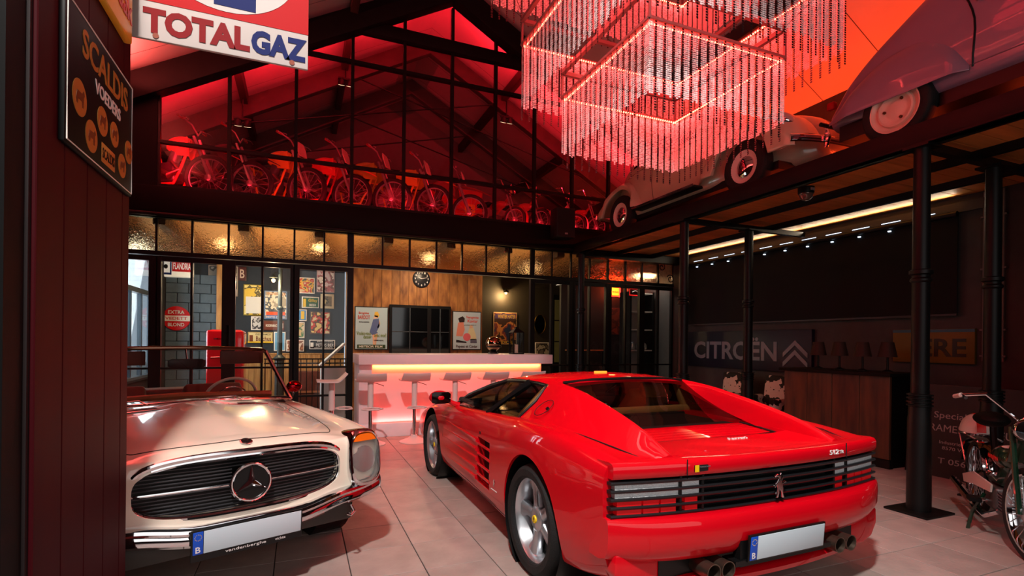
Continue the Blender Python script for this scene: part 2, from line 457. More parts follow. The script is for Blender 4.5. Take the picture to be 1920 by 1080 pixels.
for i in range(len(LX) - 1):
    for z0, z1 in ((3.62, 4.27), (4.27, 6.0), (6.0, 6.58), (6.58, 7.4)):
        x0, x1 = LX[i] + .02, LX[i + 1] - .02
        p = clip([(x0, z0), (x1, z0), (x1, z1), (x0, z1)], lambda p: zt(p[0]) + .01 - p[1])
        if len(p) >= 3: MB().prism(p, (0, FY - .003, 0), (1, 0, 0), (0, 0, 1), (0, .006, 0)).build('pane', glass_mat('loft_glass', (235, 232, 232), .35), win)

# transom band of hammered glass
hammered = M('hammered_glass', (255, 222, 172), .015, trans=1., ior=1.32, bump=1.0, bscale=15, bdist=.035, spec=.5)
TX = [-2.5, -1.936, -1.489, -1.015, -.547, -.096, .349, .757, 1.271, 1.729, 2.196, 2.663, 3.117, 3.567, 4.045, 4.45, 4.868, 5.287, 5.707, 6.127, 6.534, 6.939, 7.32]
THICK = {7: .10, 14: .08}
ZB, ZTP = 2.655, 3.16
win2 = S('window_2')
for i, x in enumerate(TX):
    w = THICK.get(i, .028)
    MB().b2((x - w / 2, FY - .03, ZB), (x + w / 2, FY + .03, ZTP + .05)).build('mullion', black_steel, win2)
MB().b2((XL, FY - .05, ZB - .035), (XR, FY + .05, ZB + .025)).build('transom_rail', black_steel, win2)
MB().b2((XL, FY - .05, ZTP), (XR, FY + .05, ZTP + .05)).build('head_rail', black_steel, win2)
for i in range(len(TX) - 1):
    MB().b2((TX[i] + .015, FY - .003, ZB + .03), (TX[i + 1] - .015, FY + .003, ZTP)).build('pane', hammered, win2)

# glazed doors and side lights below the band; open pass-through above the bar
def glazed(name, xs, thick, rails, z1=ZB - .05, kind='door'):
    r = S(name)
    for i, x in enumerate(xs):
        w = thick.get(i, .03)
        MB().b2((x - w / 2, FY - .04, .02), (x + w / 2, FY + .04, z1)).build('stile' if kind == 'door' else 'mullion', black_steel, r)
    for z, w in rails: MB().b2((xs[0], FY - .03, z - w / 2), (xs[-1], FY + .03, z + w / 2)).build('rail', black_steel, r)
    zs = [z for z, _ in rails]
    for i in range(len(xs) - 1):
        for a, b in zip(zs[:-1], zs[1:]):
            MB().b2((xs[i] + .015, FY - .003, a + .015), (xs[i + 1] - .015, FY + .003, b - .015)).build('pane', clear, r)
    return r
RL = ((.06, .1), (.52, .03), (.98, .03), (ZB - .08, .07))
glazed('window_3', [-2.5, -1.97], {1: .10}, RL, kind='w')
d1 = glazed('door_1', [-1.90, -1.489, -1.05], {0: .06, 2: .09}, RL)
d2 = glazed('door_2', [-.96, -.547, -.12], {0: .09, 2: .06}, RL)
for d in (d1,):
    MB().b2((-1.02, FY - .09, 1.28), (-.99, FY - .03, 1.62)).build('door_handle', chrome, d)
glazed('window_4', [-.06, .349, .757], {0: .09, 2: .10}, RL, kind='w')
glazed('window_5', [4.045, 4.45, 4.868], {0: .09, 2: .09}, RL, kind='w')
glazed('door_3', [4.93, 5.287, 5.69], {0: .06, 2: .07}, RL)
glazed('door_4', [5.76, 6.127, 6.50], {0: .06, 2: .07}, RL)
glazed('window_6', [6.56, 6.939, 7.3], {0: .06}, RL, kind='w')

# ---- left: red boarded partition, and the black reveal beside it
red_board = M('oxblood_board', (58, 3, 11), .6, spec=.15, var=.12, vscale=4, stretch=(1, 1, .1))
RWX, KS = -.70, .70 / .90
rw = struct('wall_red_boards', MB().b2((RWX - .13, 2.40 * KS, 0), (RWX - .012, 3.53 * KS, 5.0)), M('board_backing', (20, 4, 6), .7, var=.1))
yy = [2.417 * KS, 2.661 * KS, 2.907 * KS, 3.156 * KS, 3.405 * KS, 3.53 * KS]
for a, b in zip(yy[:-1], yy[1:]):
    MB().b2((RWX - .012, a + .002, .0), (RWX, b - .002, 5.0)).build('plank', red_board, rw, bevel=.003, seg=1)
bw = struct('wall_black_reveal', MB().b2((-4.2, 2.26 * KS, 0), (RWX - .02, 2.398 * KS, 5.0)), black_soft)
for x in (-.80, -.98): MB().b2((x, 2.25 * KS, 0), (x + .02, 2.26 * KS, 5.0)).build('reveal_strip', black_steel, bw)
struct('wall_front', MB().b2((XL - .15, -2.62, 0), (XR + .15, -2.5, 8)), M('gate_wall', (40, 38, 38), .8, var=.1))

# ---- right: steel gallery on round columns with a board deck
EX, PZ = 4.91, 3.29
steel_deck = M('gallery_steel', (18, 9, 12), .5, .0, spec=.25, var=.15)
gal = struct('floor_gallery', MB().b2((EX + .02, -2.2, 3.235), (XR, FY - .1, PZ)), M('deck_top', (24, 22, 22), .7, var=.2))
wood_deck = M('pine_board', (196, 126, 62), .55, var=.22, vscale=5, stretch=(.25, 2, 2), rnd=.12)
y = -2.2
bme = MB().b2((0, .003, -.022), (XR - EX - .1, .187, 0)).mesh(wood_deck, bevel=.003, seg=1)
while y < FY - .3: link_mesh('deck_board', bme, gal, (EX + .06, y, 3.235)); y += .19
gb = S('gallery_beams')
MB().b2((EX - .07, -2.2, 3.12), (EX + .05, FY - .1, 3.31)).build('edge_beam', steel_deck, gb, bevel=.006)
MB().b2((EX - .09, -2.2, 3.12), (EX + .08, FY - .1, 3.135)).build('flange', steel_deck, gb)
for x in (5.745, 6.56): MB().b2((x - .03, -2.2, 3.135), (x + .03, FY - .1, 3.213)).build('joist', black_steel, gb)
for yc in (2.77, 5.73): MB().b2((EX, yc - .035, 3.09), (XR - .1, yc + .035, 3.16)).build('cross_beam', black_steel, gb)
MB().b2((EX, FY - .3, 3.06), (XR - .02, FY - .14, 3.2)).build('end_beam', black_steel, gb)
def column(label, x, y, z1=3.12):
    t = thing('steel_column', label, 'column', (x, y, 0), group='round steel columns under the gallery')
    MB().b2((-.19, -.17, 0), (.19, .17, .018)).build('base_plate', black_steel, t, bevel=.003)
    MB().lathe([(.088, .018), (.086, .80), (.082, .82), (.079, 1.0)], n=20).build('lower_shaft', black_steel, t)
    rg = MB()
    for k in range(4): rg.lathe([(.075, .90 + k * .03), (.094, .905 + k * .03), (.094, .915 + k * .03), (.075, .92 + k * .03)], n=20)
    rg.build('collar', black_steel, t)
    MB().lathe([(.066, 1.0), (.06, z1)], n=20).build('upper_shaft', black_steel, t)
    MB().lathe([(.064, 2.02), (.085, 2.03), (.085, 2.06), (.064, 2.07)], n=20).lathe([(.064, 2.0), (.078, 1.985), (.078, 1.97), (.064, 1.955)], n=20).build('ring', black_steel, t)
    MB().b2((-.1, -.1, z1 - .02), (.1, .1, z1)).build('head_plate', black_steel, t)
    return t
column('thick black round column at the gallery edge beside the red car', EX, 2.77)
column('black round column at the gallery edge in front of the lettered blue sign', EX, 5.73)
column('black round column at the gallery edge against the glazed wall', EX, 8.56)
column('black round column by the right wall behind the moped', 5.98, 2.77, 3.1)
column('slim black column between the cow-hide chairs and the lettered blue sign', 6.1, 5.73, 3.1)
# scroll brackets where the gallery meets the glazed wall
for k, (x, z) in enumerate(((7.0, 3.02), (7.225, 2.78))):
    pts = [(x + (.02 + .075 * a / 9) * math.cos(a), FY - .055, z + (.02 + .075 * a / 9) * math.sin(a)) for a in np.linspace(0, 9, 34)]
    b = MB().tube(pts, .011, 6).build('scroll_bracket', black_steel); tag(b, ('upper' if k == 0 else 'lower') + ' black iron scroll in the corner under the gallery', 'bracket')

# right wall: window strip of daylight slots above a black roller blind
wn = S('window_7')
MB().b2((XR - .05, 3.4, 3.02), (XR, 8.5, 3.14)).build('blind_box', M('blind_box', (60, 60, 60), .6, var=.1), wn)
day = M('daylight_slot', (215, 235, 255), emit=1.8)
for k in range(11):
    y = 3.95 + k * .4
    MB().b2((XR - .056, y, 3.055), (XR - .05, y + .24, 3.063)).build('daylight_slot', day, wn)
    MB().b2((XR - .10, y + .1, 2.93), (XR - .07, y + .13, 2.945)).build('slot_gap', day, wn)
bl = thing('roller_blind', 'wide black roller blind hanging on the right wall', 'blind', (XR - .06, 6.05, 0))
MB().b2((-.012, -2.35, 1.80), (0, 2.3, 3.0)).build('cloth', M('blind_cloth', (6, 6, 7), .9, var=.2), bl)
MB().cyl((-.02, -2.35, 3.0), (-.02, 2.3, 3.0), .035, n=12).build('roller', black_steel, bl)
MB().b2((-.02, -2.35, 1.785), (.004, 2.3, 1.81)).build('bottom_bar', M('blind_bar', (60, 60, 62), .5, .5), bl)
light('gallery_cove', 'AREA', (XR - .14, 6.0, 3.16), 12, (1, .82, .58), .04, 4.6, target=(XR - .7, 6.0, 3.4)).rotation_euler = (0, math.radians(125), 0)
# cable conduits
cn = thing('conduit_run', 'four grey cable conduits clamped to the right wall', 'conduit', (XR, 3.5, 0))
for k in range(4): MB().cyl((-.03, -.22 + k * .06, 1.25), (-.03, -.22 + k * .06, 3.2), .012, n=8).build('conduit', M('conduit_grey', (110, 104, 100), .6), cn)
for z in (1.3, 1.6, 2.3, 2.9): MB().b2((-.045, -.25, z), (0, -.01, z + .02)).build('clamp', M('conduit_grey'), cn)
struct('wall_right_pier', MB().b2((XR - .7, 2.4, 0), (XR, 2.78, 3.06)), black_soft)
struct('baseboard_right', MB().b2((XR - .02, -2, 0), (XR, FY, .12)), black_soft)
# ================================================================== RED MID-ENGINED SPORTS CAR
car_red = M('red_lacquer', (200, 0, 20), .5, coat=.75, spec=.12)
car_black = M('black_trim', (12, 12, 13), .4, spec=.4)
tan = M('tan_leather', (176, 132, 78), .55, var=.08, bump=.1, bscale=90)
dark_in = M('dark_cabin', (26, 20, 18), .8, var=.2)
grille_black = M('grille_mesh', (20, 20, 22), .6, bump=.6, bscale=260)

def xsweep(prof, xs, yf, wf=None):
    """closed (dy, z) profile swept along x, y = yf(x) + dy"""
    G = []
    for x in xs:
        k = wf(x) if wf else (1, 0)
        G.append([(x, yf(x) + dy * k[0], z + k[1]) for dy, z in prof])
    mb = MB().grid(G, closed_v=True); n = len(prof); m = len(xs)
    mb.f += [tuple(range(n)), tuple((m - 1) * n + k for k in range(n))[::-1]]
    return mb

def ground_wheel(parent, x, y, z, R, W, side, build_face, steer=0):
    """a wheel with its parts, turned about the car's x axis; side -1 = outer face towards -x"""
    w = empty('wheel', (x, y, z), parent=parent)
    if steer: w.rotation_euler = (0, 0, steer)
    T = Matrix.Rotation(-PI / 2 if side < 0 else PI / 2, 4, 'Y')   # local z -> outer side
    h = W / 2; rr = build_face(w, T, h)
    prof = [(rr - .004, -h * .9), (rr + .012, -h), (R * .90, -h * 1.02), (R - .012, -h * .86), (R, -h * .6), (R, h * .6), (R - .012, h * .86), (R * .90, h * 1.02), (rr + .012, h), (rr - .004, h * .9)]
    MB().lathe(prof, T, 48, closed=True).build('tyre', rubber, w)
    g = MB()
    for k in range(3): 
        hh = (k - 1) * h * .4
        g.lathe([(R + .0015, hh - .004), (R + .0015, hh + .004)], T, 48)
    return w

def five_spoke(w, T, h):
    rr = .252
    MB().lathe([(rr, h * .93), (rr + .006, h * .9), (rr - .004, h * .8), (rr - .022, h * .62), (rr - .03, -h * .8)], T, 48, cap=False).build('rim', alloy, w)
    MB().lathe([(.20, h * .15), (.19, h * .12), (0, h * .12)], T, 32).build('brake_disc', M('brake_disc', (70, 68, 66), .4, .9), w)
    for k in range(5):
        A = T @ Matrix.Rotation(PI / 2 + 2 * PI * k / 5, 4, 'Z'); mb = MB()
        pts = [(.045, .040), (.10, .030), (.17, .032), (.232, .056)]
        G = []
        for r, hw in pts:
            zt_ = h * (.62 if r < .08 else .55 if r < .13 else .52 if r < .2 else .60)
            G.append([A @ Vector((r, -hw, zt_ - .05)), A @ Vector((r, -hw, zt_ - .012)), A @ Vector((r, -hw * .62, zt_)), A @ Vector((r, hw * .62, zt_)), A @ Vector((r, hw, zt_ - .012)), A @ Vector((r, hw, zt_ - .05))])
        mb.grid(G, closed_v=True); mb.build('spoke', alloy, w, smooth=50)
    hub = MB().lathe([(.075, h * .35), (.073, h * .60), (.060, h * .66), (0, h * .66)], T, 30).build('hub', alloy, w)
    MB().lathe([(.024, h * .64), (.024, h * .70), (.022, h * .72), (0, h * .72)], T, 20).build('centre_cap', M('cap_yellow', (240, 200, 20), .35), hub)
    em = MB(); E = T @ Matrix.Translation((0, 0, h * .72))
    em.prism([(-.005, -.015), (.0, -.006), (-.006, .002), (-.003, .014), (.004, .016), (.003, .008), (.007, .003), (.003, -.006), (.006, -.014), (.001, -.012)], E @ Vector((0, 0, 0)), E.to_3x3() @ Vector((0, 1, 0)), E.to_3x3() @ Vector((1, 0, 0)), E.to_3x3() @ Vector((0, 0, .001)))
    em.build('emblem', car_black, hub)
    for k in range(5):
        a = 2 * PI * k / 5 + .63 + PI / 2
        MB().lathe([(.011, h * .55), (.011, h * .63), (.007, h * .645), (0, h * .645)], T @ Matrix.Translation((.050 * math.cos(a), .050 * math.sin(a), 0)), 10).build('wheel_bolt', chrome, hub)
    return rr

FR = thing('sports_car', 'glossy red wedge-shaped sports car with black tail slats parked at the right', 'car', (2.263, 2.879, 0), .0236)
st = [
 (3.54, [(0, .27), (.55, .27), (.62, .31), (.65, .40), (.60, .47), (.45, .50), (0, .51)]),
 (3.38, [(0, .21), (.74, .21), (.80, .29), (.825, .42), (.79, .52), (.6, .555), (0, .57)]),
 (3.0, [(0, .19), (.80, .19), (.86, .29), (.89, .46), (.855, .63), (.62, .655), (0, .655)]),
 (2.55, [(0, .185), (.82, .185), (.885, .29), (.91, .50), (.875, .735), (.64, .745), (0, .725)]),
 (2.0, [(0, .18), (.84, .18), (.90, .27), (.92, .50), (.885, .785), (.72, .80), (0, .79)]),
 (1.2, [(0, .175), (.86, .175), (.915, .26), (.925, .48), (.888, .825), (.76, .845), (0, .84)]),
 (.62, [(0, .175), (.89, .175), (.94, .26), (.955, .49), (.912, .855), (.79, .875), (0, .84)]),
 (.2, [(0, .175), (.915, .175), (.962, .27), (.985, .52), (.945, .885), (.80, .905), (0, .84)]),
 (-.15, [(0, .19), (.92, .19), (.968, .29), (.995, .54), (.955, .895), (.79, .905), (0, .835)]),
 (-.5, [(0, .23), (.915, .23), (.965, .33), (.99, .55), (.95, .872), (.76, .885), (0, .828)]),
 (-.80, [(0, .30), (.89, .30), (.95, .38), (.972, .56), (.952, .835), (.80, .856), (0, .84)]),
]
body_me = loft(st, 72, 6).mesh(car_red, 38)
side_bvh = bvh_of(body_me)
def fer_side(y, z):
    h = side_bvh.ray_cast(Vector((-2, y, z)), Vector((1, 0, 0)))
    return h[0].x if h[0] else -.95
def fer_top(x, y):
    h = side_bvh.ray_cast(Vector((x, y, 2)), Vector((0, 0, -1)))
    return h[0].z if h[0] else .85
cut = []
for yc, r in ((0.0, .392), (2.53, .375)):
    for s in (-1, 1): cut.append(MB().cyl((s * .62, yc, .335), (s * 1.2, yc, .335), r, n=48))
for s in (-1, 1): cut.append(MB().b2((min(s * .86, s * 1.1), .73, .315), (max(s * .86, s * 1.1), 1.03, .665)))
cut.append(MB().b2((-.56, -.53, .815), (.56, .38, 1.3)))
body_me = carve(body_me, cut); body_me.materials.clear(); body_me.materials.append(car_red)
link_mesh('body', body_me, FR)
for yc, r in ((0.0, .39), (2.53, .373)):
    for s in (-1, 1):
        MB().lathe([(r, .0), (r, .345 if yc == 0 else .28)], cap=False, T=Matrix.Translation((s * .62, yc, .335)) @ Matrix.Rotation(s * PI / 2, 4, 'Y'), n=40).lathe([(0, .0), (r, .0)], Matrix.Translation((s * .625, yc, .335)) @ Matrix.Rotation(s * PI / 2, 4, 'Y'), 40).build('wheel_well', car_black, FR)
for x, y, R, Wd in ((-.835, 0, .335, .285), (.835, 0, .335, .285), (-.80, 2.53, .32, .225), (.80, 2.53, .32, .225)):
    ground_wheel(FR, x, y, R, R, Wd, -1 if x < 0 else 1, five_spoke)
# side air intakes with strakes running on over the doors
for s in (-1, 1):
    iv = MB().b2((min(s * .87, s * .862), .725, .31), (max(s * .87, s * .862), 1.035, .67)).build('side_intake', car_black, FR)
    for k in range(4):
        z = .375 + k * .078
        pts = []
        for y in np.linspace(.72, 1.04, 5): pts.append((s * (-fer_side(y, z + .02 * (1 - y)) - .004), y, z))
        MB().tube(pts, .011, 6).build('strake', car_red, FR)
    for k in range(5):
        z = .335 + k * .074
        pts = []; rs = []
        for t in np.linspace(0, 1, 12):
            y = 1.045 + t * .98; zz = z + t * (.012 + .01 * (k - 2)); pts.append((s * (-fer_side(y, zz) - .002), y, zz)); rs.append(.016 * (1 - t) + .003)
        MB().tube(pts, rs, 6).build('strake', car_red, FR)
# shut lines of the doors, rear haunch line, fuel flap, side badge
def seam_side(ptsyz, name='shut_line', r=.0028, m=None):
    for s in (-1, 1):
        MB().tube([(s * (-fer_side(y, z) - .0005), y, z) for y, z in ptsyz], r, 5).build(name, m or M('seam_black', (30, 2, 4), .7), FR)
seam_side([(2.03, .26), (2.06, .5), (2.02, .72), (1.95, .78)]); seam_side([(2.03, .255), (1.5, .245), (1.0, .235), (.62, .235)])
seam_side([(2.6, .225), (2.05, .222), (1.2, .215), (.42, .22)])
# ---- greenhouse
roof_st = [(-.60, 1.112), (-.57, 1.128), (-.45, 1.146), (-.2, 1.162), (0, 1.166), (.2, 1.162), (.45, 1.146), (.57, 1.128), (.60, 1.112)]
G = []
for y, dz, k in ((.36, -.012, .93), (.44, .0, .97), (.7, .008, .99), (.95, .004, .99), (1.12, -.012, .98), (1.22, -.03, .97)):
    G.append([(x * k, y, z + dz) for x, z in roof_st])
G2 = [[(x, y, z - .03) for x, y, z in r] for r in G]
mb = MB().grid(G).grid(G2)
nr = len(G); nc = len(roof_st)
def rim_faces(nu, nv, off):
    ring = [j for j in range(nv)] + [i * nv + nv - 1 for i in range(1, nu)] + [(nu - 1) * nv + j for j in range(nv - 2, -1, -1)] + [i * nv for i in range(nu - 2, 0, -1)]
    return [(ring[i], ring[(i + 1) % len(ring)], ring[(i + 1) % len(ring)] + off, ring[i] + off) for i in range(len(ring))]
mb.f += rim_faces(nr, nc, nr * nc)
mb.build('roof', car_red, FR, smooth=50)
tr = []
for s in (-1, 1):
    # buttress: outer slope, crest and inner wall running from the roof to the tail
    secs = [(.47, (.835, .868), (.602, 1.108), (.54, 1.14), (.50, 1.10)), (.34, (.835, .882), (.605, 1.108), (.55, 1.125), (.515, 1.06)), (.10, (.832, .896), (.608, 1.085), (.555, 1.10), (.53, .98)),
            (-.15, (.825, .902), (.61, 1.045), (.562, 1.055), (.545, .91)), (-.40, (.81, .895), (.615, .995), (.572, 1.002), (.56, .855)), (-.62, (.78, .876), (.62, .938), (.582, .942), (.57, .84)), (-.82, (.73, .848), (.63, .862), (.59, .862), (.57, .835))]
    ys = np.array([a[0] for a in secs])[::-1]; A = np.array([np.array(a[1:]).ravel() for a in secs])[::-1]
    yi = np.linspace(ys[0], ys[-1], 26); B = pchip(ys, A, yi); G = []
    for y, r in zip(yi, B):
        p = r.reshape(-1, 2); q = [p[0] + (0.03, -.02)] + list(p) + [p[-1] + (.02, -.05)]
        p = crom(np.array([p[0], p[0] * .55 + p[1] * .45, p[1], (p[1] + p[2]) / 2 + (0, .006), p[2], p[3]]), 4)
        G.append([(s * x, y, z) for x, z in p])
    mb = MB().grid(G); n = len(G[0]); mb.f += [tuple((len(G) - 1) * n + k for k in range(n)), tuple(range(n))]
    mb.build('buttress', car_red, FR, smooth=60)
    MB().tube([(s * x, y, z) for x, y, z in ((.835, .45, .878), (.838, .2, .893), (.834, -.1, .904), (.82, -.4, .898), (.79, -.62, .88), (.74, -.80, .852))], .004, 6).build('haunch_line', M('seam_black'), FR)
    # front pillar, belt trim, roof trim, door post
    MB().tube([(s * .585, 1.20, 1.085), (s * .66, 1.45, 1.02), (s * .75, 1.75, .915), (s * .81, 1.98, .80)], [.022, .022, .022, .02], 8).build('windscreen_pillar', car_black, FR)
    MB().tube([(s * .825, 1.98, .80), (s * .845, 1.5, .82), (s * .852, 1.0, .838), (s * .84, .5, .868)], .012, 8).build('belt_trim', car_black, FR)
    MB().tube([(s * .60, 1.20, 1.088), (s * .607, .9, 1.108), (s * .607, .6, 1.108), (s * .615, .46, 1.10)], .014, 8).build('roof_gutter', car_black, FR)
    MB().bar((s * .848, 1.02, .84), (s * .612, .74, 1.108), .03, .05).build('door_post', car_black, FR)
    MB().tube([(s * .615, .47, 1.10), (s * .72, .43, 1.0), (s * .838, .49, .868)], .010, 6).build('window_trim', car_black, FR)
    gq = [[(.822, 1.95, .81), (.60, 1.2, 1.085)], [(.845, 1.5, .825), (.604, 1.0, 1.10)], [(.85, 1.0, .842), (.607, .7, 1.108)], [(.838, .49, .87), (.615, .47, 1.10)]]
    MB().grid([[(s * a[0] * (1 - t) + s * b[0] * t + s * .012 * math.sin(PI * t), a[1] * (1 - t) + b[1] * t, a[2] * (1 - t) + b[2] * t) for t in np.linspace(0, 1, 7)] for a, b in gq]).build('side_window', autoglass, FR, smooth=60)
    # door mirror
    mr = MB(); mr.ball((s * 1.02, 1.83, .895), (.10, .062, .062), 18, 12)
    mo = mr.build('door_mirror', car_red, FR)
    MB().tube([(s * .84, 1.80, .815), (s * .90, 1.81, .84), (s * .97, 1.83, .875)], [.03, .022, .022], 8).build('mirror_stalk', car_red, mo)
    MB().prism([(-.085, -.045), (-.05, -.055), (.06, -.055), (.09, -.04), (.092, .035), (.07, .052), (-.06, .055), (-.088, .04)], (s * 1.02, 1.772, .895), (1, 0, 0), (0, 0, 1), (0, .008, 0)).build('mirror_glass', M('mirror_dark', (20, 6, 6), .12, .4), mo, bevel=.002)
    # fuel flap ring and lock on the buttress side
    c = Vector((s * .755, .22, .972)); nx = Vector((s * .62, 0, .78)).normalized(); u = Vector((0, 1, 0)); v = nx.cross(u).normalized()
    ring = [c + nx * .012 + (u * math.cos(a) + v * math.sin(a)) * .075 for a in np.linspace(0, 2 * PI, 28, endpoint=False)]
    if s < 0:
        MB().tube(ring, .0025, 5, closed=True).build('fuel_flap_seam', M('seam_black'), FR)
        MB().cyl(c + nx * .004 - u * .05, c + nx * .018 - u * .05, .012, n=10).build('fuel_lock', car_black, FR)
    # door lock
    MB().cyl((s * .9, .98, .70), (s * (-fer_side(.98, .70) + .004), .98, .70), .013, n=10).build('door_lock', car_black, FR)
# windscreen, rear glass
G = []
for t in np.linspace(0, 1, 8):
    y0, z0, w = 1.2 + .78 * t, 1.105 - .30 * t, .575 + .235 * t
    G.append([(w * a, y0 + .10 * (1 - a * a) * t, z0 + .028 * (1 - a * a)) for a in np.linspace(-1, 1, 9)])
MB().grid(G).build('windscreen', autoglass, FR, smooth=60)
G = []
for t in np.linspace(0, 1, 8):
    y0 = .38 - .58 * t; z0 = 1.128 - .235 * t - .02 * math.sin(PI * t)
    G.append([((.535 + .02 * t) * a, y0, z0 + .022 * (1 - a * a) * (1 - t)) for a in np.linspace(-1, 1, 9)])
MB().grid(G).build('rear_window', glass_mat('rear_glass', (180, 174, 168), .8), FR, smooth=60)
MB().tube([(-.53, .375, 1.128), (-.3, .37, 1.145), (0, .365, 1.152), (.3, .37, 1.145), (.53, .375, 1.128)], .012, 8).build('rear_window_trim', car_black, FR)
# cabin: dark floor of the cabin at belt level, tan seats with headrests, pillars
MB().b2((-.80, .36, .835), (.80, 1.95, .882)).build('cabin_tub', dark_in, FR, bevel=.02)
MB().b2((-.53, -.22, .838), (.53, .38, .868)).build('engine_bay_shelf', dark_in, FR)
MB().b2((-.78, .38, .88), (.78, .43, .93)).build('bulkhead_trim', tan, FR, bevel=.012)
for s in (-1, 1):
    sb = MB().bar((s * .36, .70, .84), (s * .36, .52, 1.03), .40, .10).build('seat_back', tan, FR, bevel=.03, seg=3)
    MB().box((s * .36, .49, 1.045), (.25, .09, .12)).build('headrest', tan, sb, bevel=.03, seg=3)
    MB().bar((s * .62, .42, .89), (s * .52, .41, 1.11), .05, .07).build('rear_pillar_trim', tan, FR, bevel=.01)
    MB().bar((s * .78, .56, .87), (s * .585, .48, 1.10), .06, .05).build('pillar_trim', tan, FR, bevel=.01)
MB().b2((-.74, 1.55, .87), (.74, 1.9, .90)).build('dashboard', dark_in, FR, bevel=.02)
swp = [(-.36 + .165 * math.cos(a), 1.42 + .06 * math.sin(a), .925 + .135 * math.sin(a)) for a in np.linspace(0, 2 * PI, 24, endpoint=False)]
MB().tube(swp, .014, 8, closed=True).build('steering_wheel', car_black, FR)
text('CHEPPLIE', .13, .022, (-.40, .12, .995), (1, 0, 0), (0, .38, .93), white_paint, FR, 'window_sticker', .001)
# engine cover: red slats with dark gaps, script plate behind them
MB().b2((-.55, -.50, .80), (.55, -.17, .85)).build('engine_cover_base', car_black, FR)
for k in range(6):
    y = -.20 - k * .047
    G = [[(x, y + .021, .872 - k * .004 + .004 * (1 - (x / .55) ** 2)), (x, y - .014, .868 - k * .004 + .004 * (1 - (x / .55) ** 2)), (x, y - .016, .858 - k * .004), (x, y + .019, .862 - k * .004)] for x in np.linspace(-.55, .55, 9)]
    sl_ = MB().grid(G, closed_v=True).build('engine_slat', car_red, FR)
    MB().grid([[(x * .98, y - .0165, .866 - k * .004 + .004 * (1 - (x / .55) ** 2)), (x * .98, y - .0165, .850 - k * .004), (x * .98, y - .0195, .850 - k * .004), (x * .98, y - .0195, .866 - k * .004 + .004 * (1 - (x / .55) ** 2))] for x in np.linspace(-.55, .55, 9)], closed_v=True).build('slat_edge', car_black, sl_)  # black strip painted in as the shade behind each slat
G = [[(x, y, z + .006 * (1 - (x / .6) ** 2)) for x in np.linspace(-.60, .60, 11)] for y, z in ((-.472, .849), (-.50, .852), (-.62, .850), (-.78, .846), (-.86, .84))]
MB().grid(G).build('deck_lid', car_red, FR, smooth=60)
text('Ferrari', .155, .032, (.12, -.56, .8585), (1, 0, 0), (0, 1, .02), M('badge_silver', (226, 226, 226), .3), FR, 'script_badge', .006, .01, .3)
for s in (-1, 1): MB().tube([(s * .555, -.18, .875), (s * .56, -.3, .868), (s * .55, -.47, .852)], .006, 6).build('cover_edge', M('seam_black'), FR)
# ---- tail
def yr(x): return -.93 + .095 * (abs(x) / .97) ** 2.4
XS = list(np.linspace(-.95, .95, 41))
mb = xsweep([(.13, .853), (.03, .858), (.008, .853), (-.004, .838), (-.004, .80), (.006, .782), (.13, .782)], XS, yr)
mb.build('tail_panel', car_red, FR, smooth=50)
for s in (-1, 1): MB().tube([(s * .575, yr(.575) - .006, .862), (s * .575, yr(.575) - .006, .785)], .003, 6).build('deck_shut_line', M('seam_black'), FR)
lb = xsweep([(.12, .785), (.055, .785), (.055, .595), (.12, .595)], XS, yr).build('lamp_panel', grille_black, FR)
for k in range(5):
    z = .768 - k * .0385
    xsweep([(.07, z), (.006, z + .002), (.0, z - .004), (.004, z - .012), (.07, z - .014)], [x * 1.006 for x in XS], yr).build('tail_slat', M('slat_black', (22, 23, 26), .35, spec=.5), lb)
clear_l = M('clear_lens', (226, 230, 234), .15, spec=.7, bump=.5, bscale=150); red_l = M('red_lens', (190, 6, 14), .15, spec=.7, emit=.3); orange_l = M('amber_lens', (255, 120, 20), .2)
for s in (-1, 1):
    xs = [s * x for x in np.linspace(.93, .49, 10)]
    if s > 0: xs = xs[::-1]
    xsweep([(.06, .768), (.016, .766), (.016, .69), (.06, .69)], xs, yr).build('clear_lamp', clear_l, lb)
    for a, b in ((.92, .80), (.79, .71), (.70, .62), (.57, .50)):
        q = sorted([s * a, s * b]); xsweep([(.06, .685), (.014, .683), (.014, .605), (.06, .605)], list(np.linspace(q[0], q[1], 4)), yr).build('red_lamp', red_l, lb)
    for q in (.475, .60): MB().box((s * q, yr(q) + .03, .69), (.012, .05, .185)).build('lamp_divider', car_black, lb)
# rearing horse emblem on the slats
hp = [(-.022, -.062), (-.008, -.060), (-.002, -.030), (.012, -.016), (.020, -.055), (.032, -.058), (.030, -.040), (.026, -.010), (.030, .006), (.044, -.006), (.042, .014), (.028, .024), (.020, .036), (.010, .040), (.030, .052), (.046, .044), (.044, .052), (.024, .064), (.006, .058), (.0, .068), (-.008, .052), (-.020, .046), (-.010, .036), (-.004, .020), (-.028, .028), (-.040, .016), (-.026, .016), (-.010, .006), (-.016, -.012), (-.014, -.034)]
MB().prism(hp, (.0, -.945, .69), (-1, 0, 0), (0, 0, 1), (0, -.012, 0)).build('horse_emblem', chrome, FR, bevel=.002)
text('512', .075, .026, (.455, yr(.45) - .006, .822), (1, 0, 0), (0, 0, 1), M('badge_silver'), FR, 'model_number', .006, .012)
text('TR', .036, .018, (.525, yr(.52) - .006, .818), (1, 0, 0), (0, 0, 1), M('badge_silver'), FR, 'model_letters', .006, .008)
bd = MB().b2((-.535, yr(.5) - .008, .80), (-.435, yr(.5) + .01, .832)).build('dealer_badge', M('badge_black', (18, 18, 20), .4), FR, bevel=.002)
MB().b2((-.535, yr(.5) - .0095, .80), (-.512, yr(.5) - .006, .832)).build('badge_shield', M('cap_yellow'), bd)
text('FRANCORCHAMPS', .064, .007, (-.473, yr(.5) - .009, .822), (1, 0, 0), (0, 0, 1), alloy, bd, 'badge_text', .001)
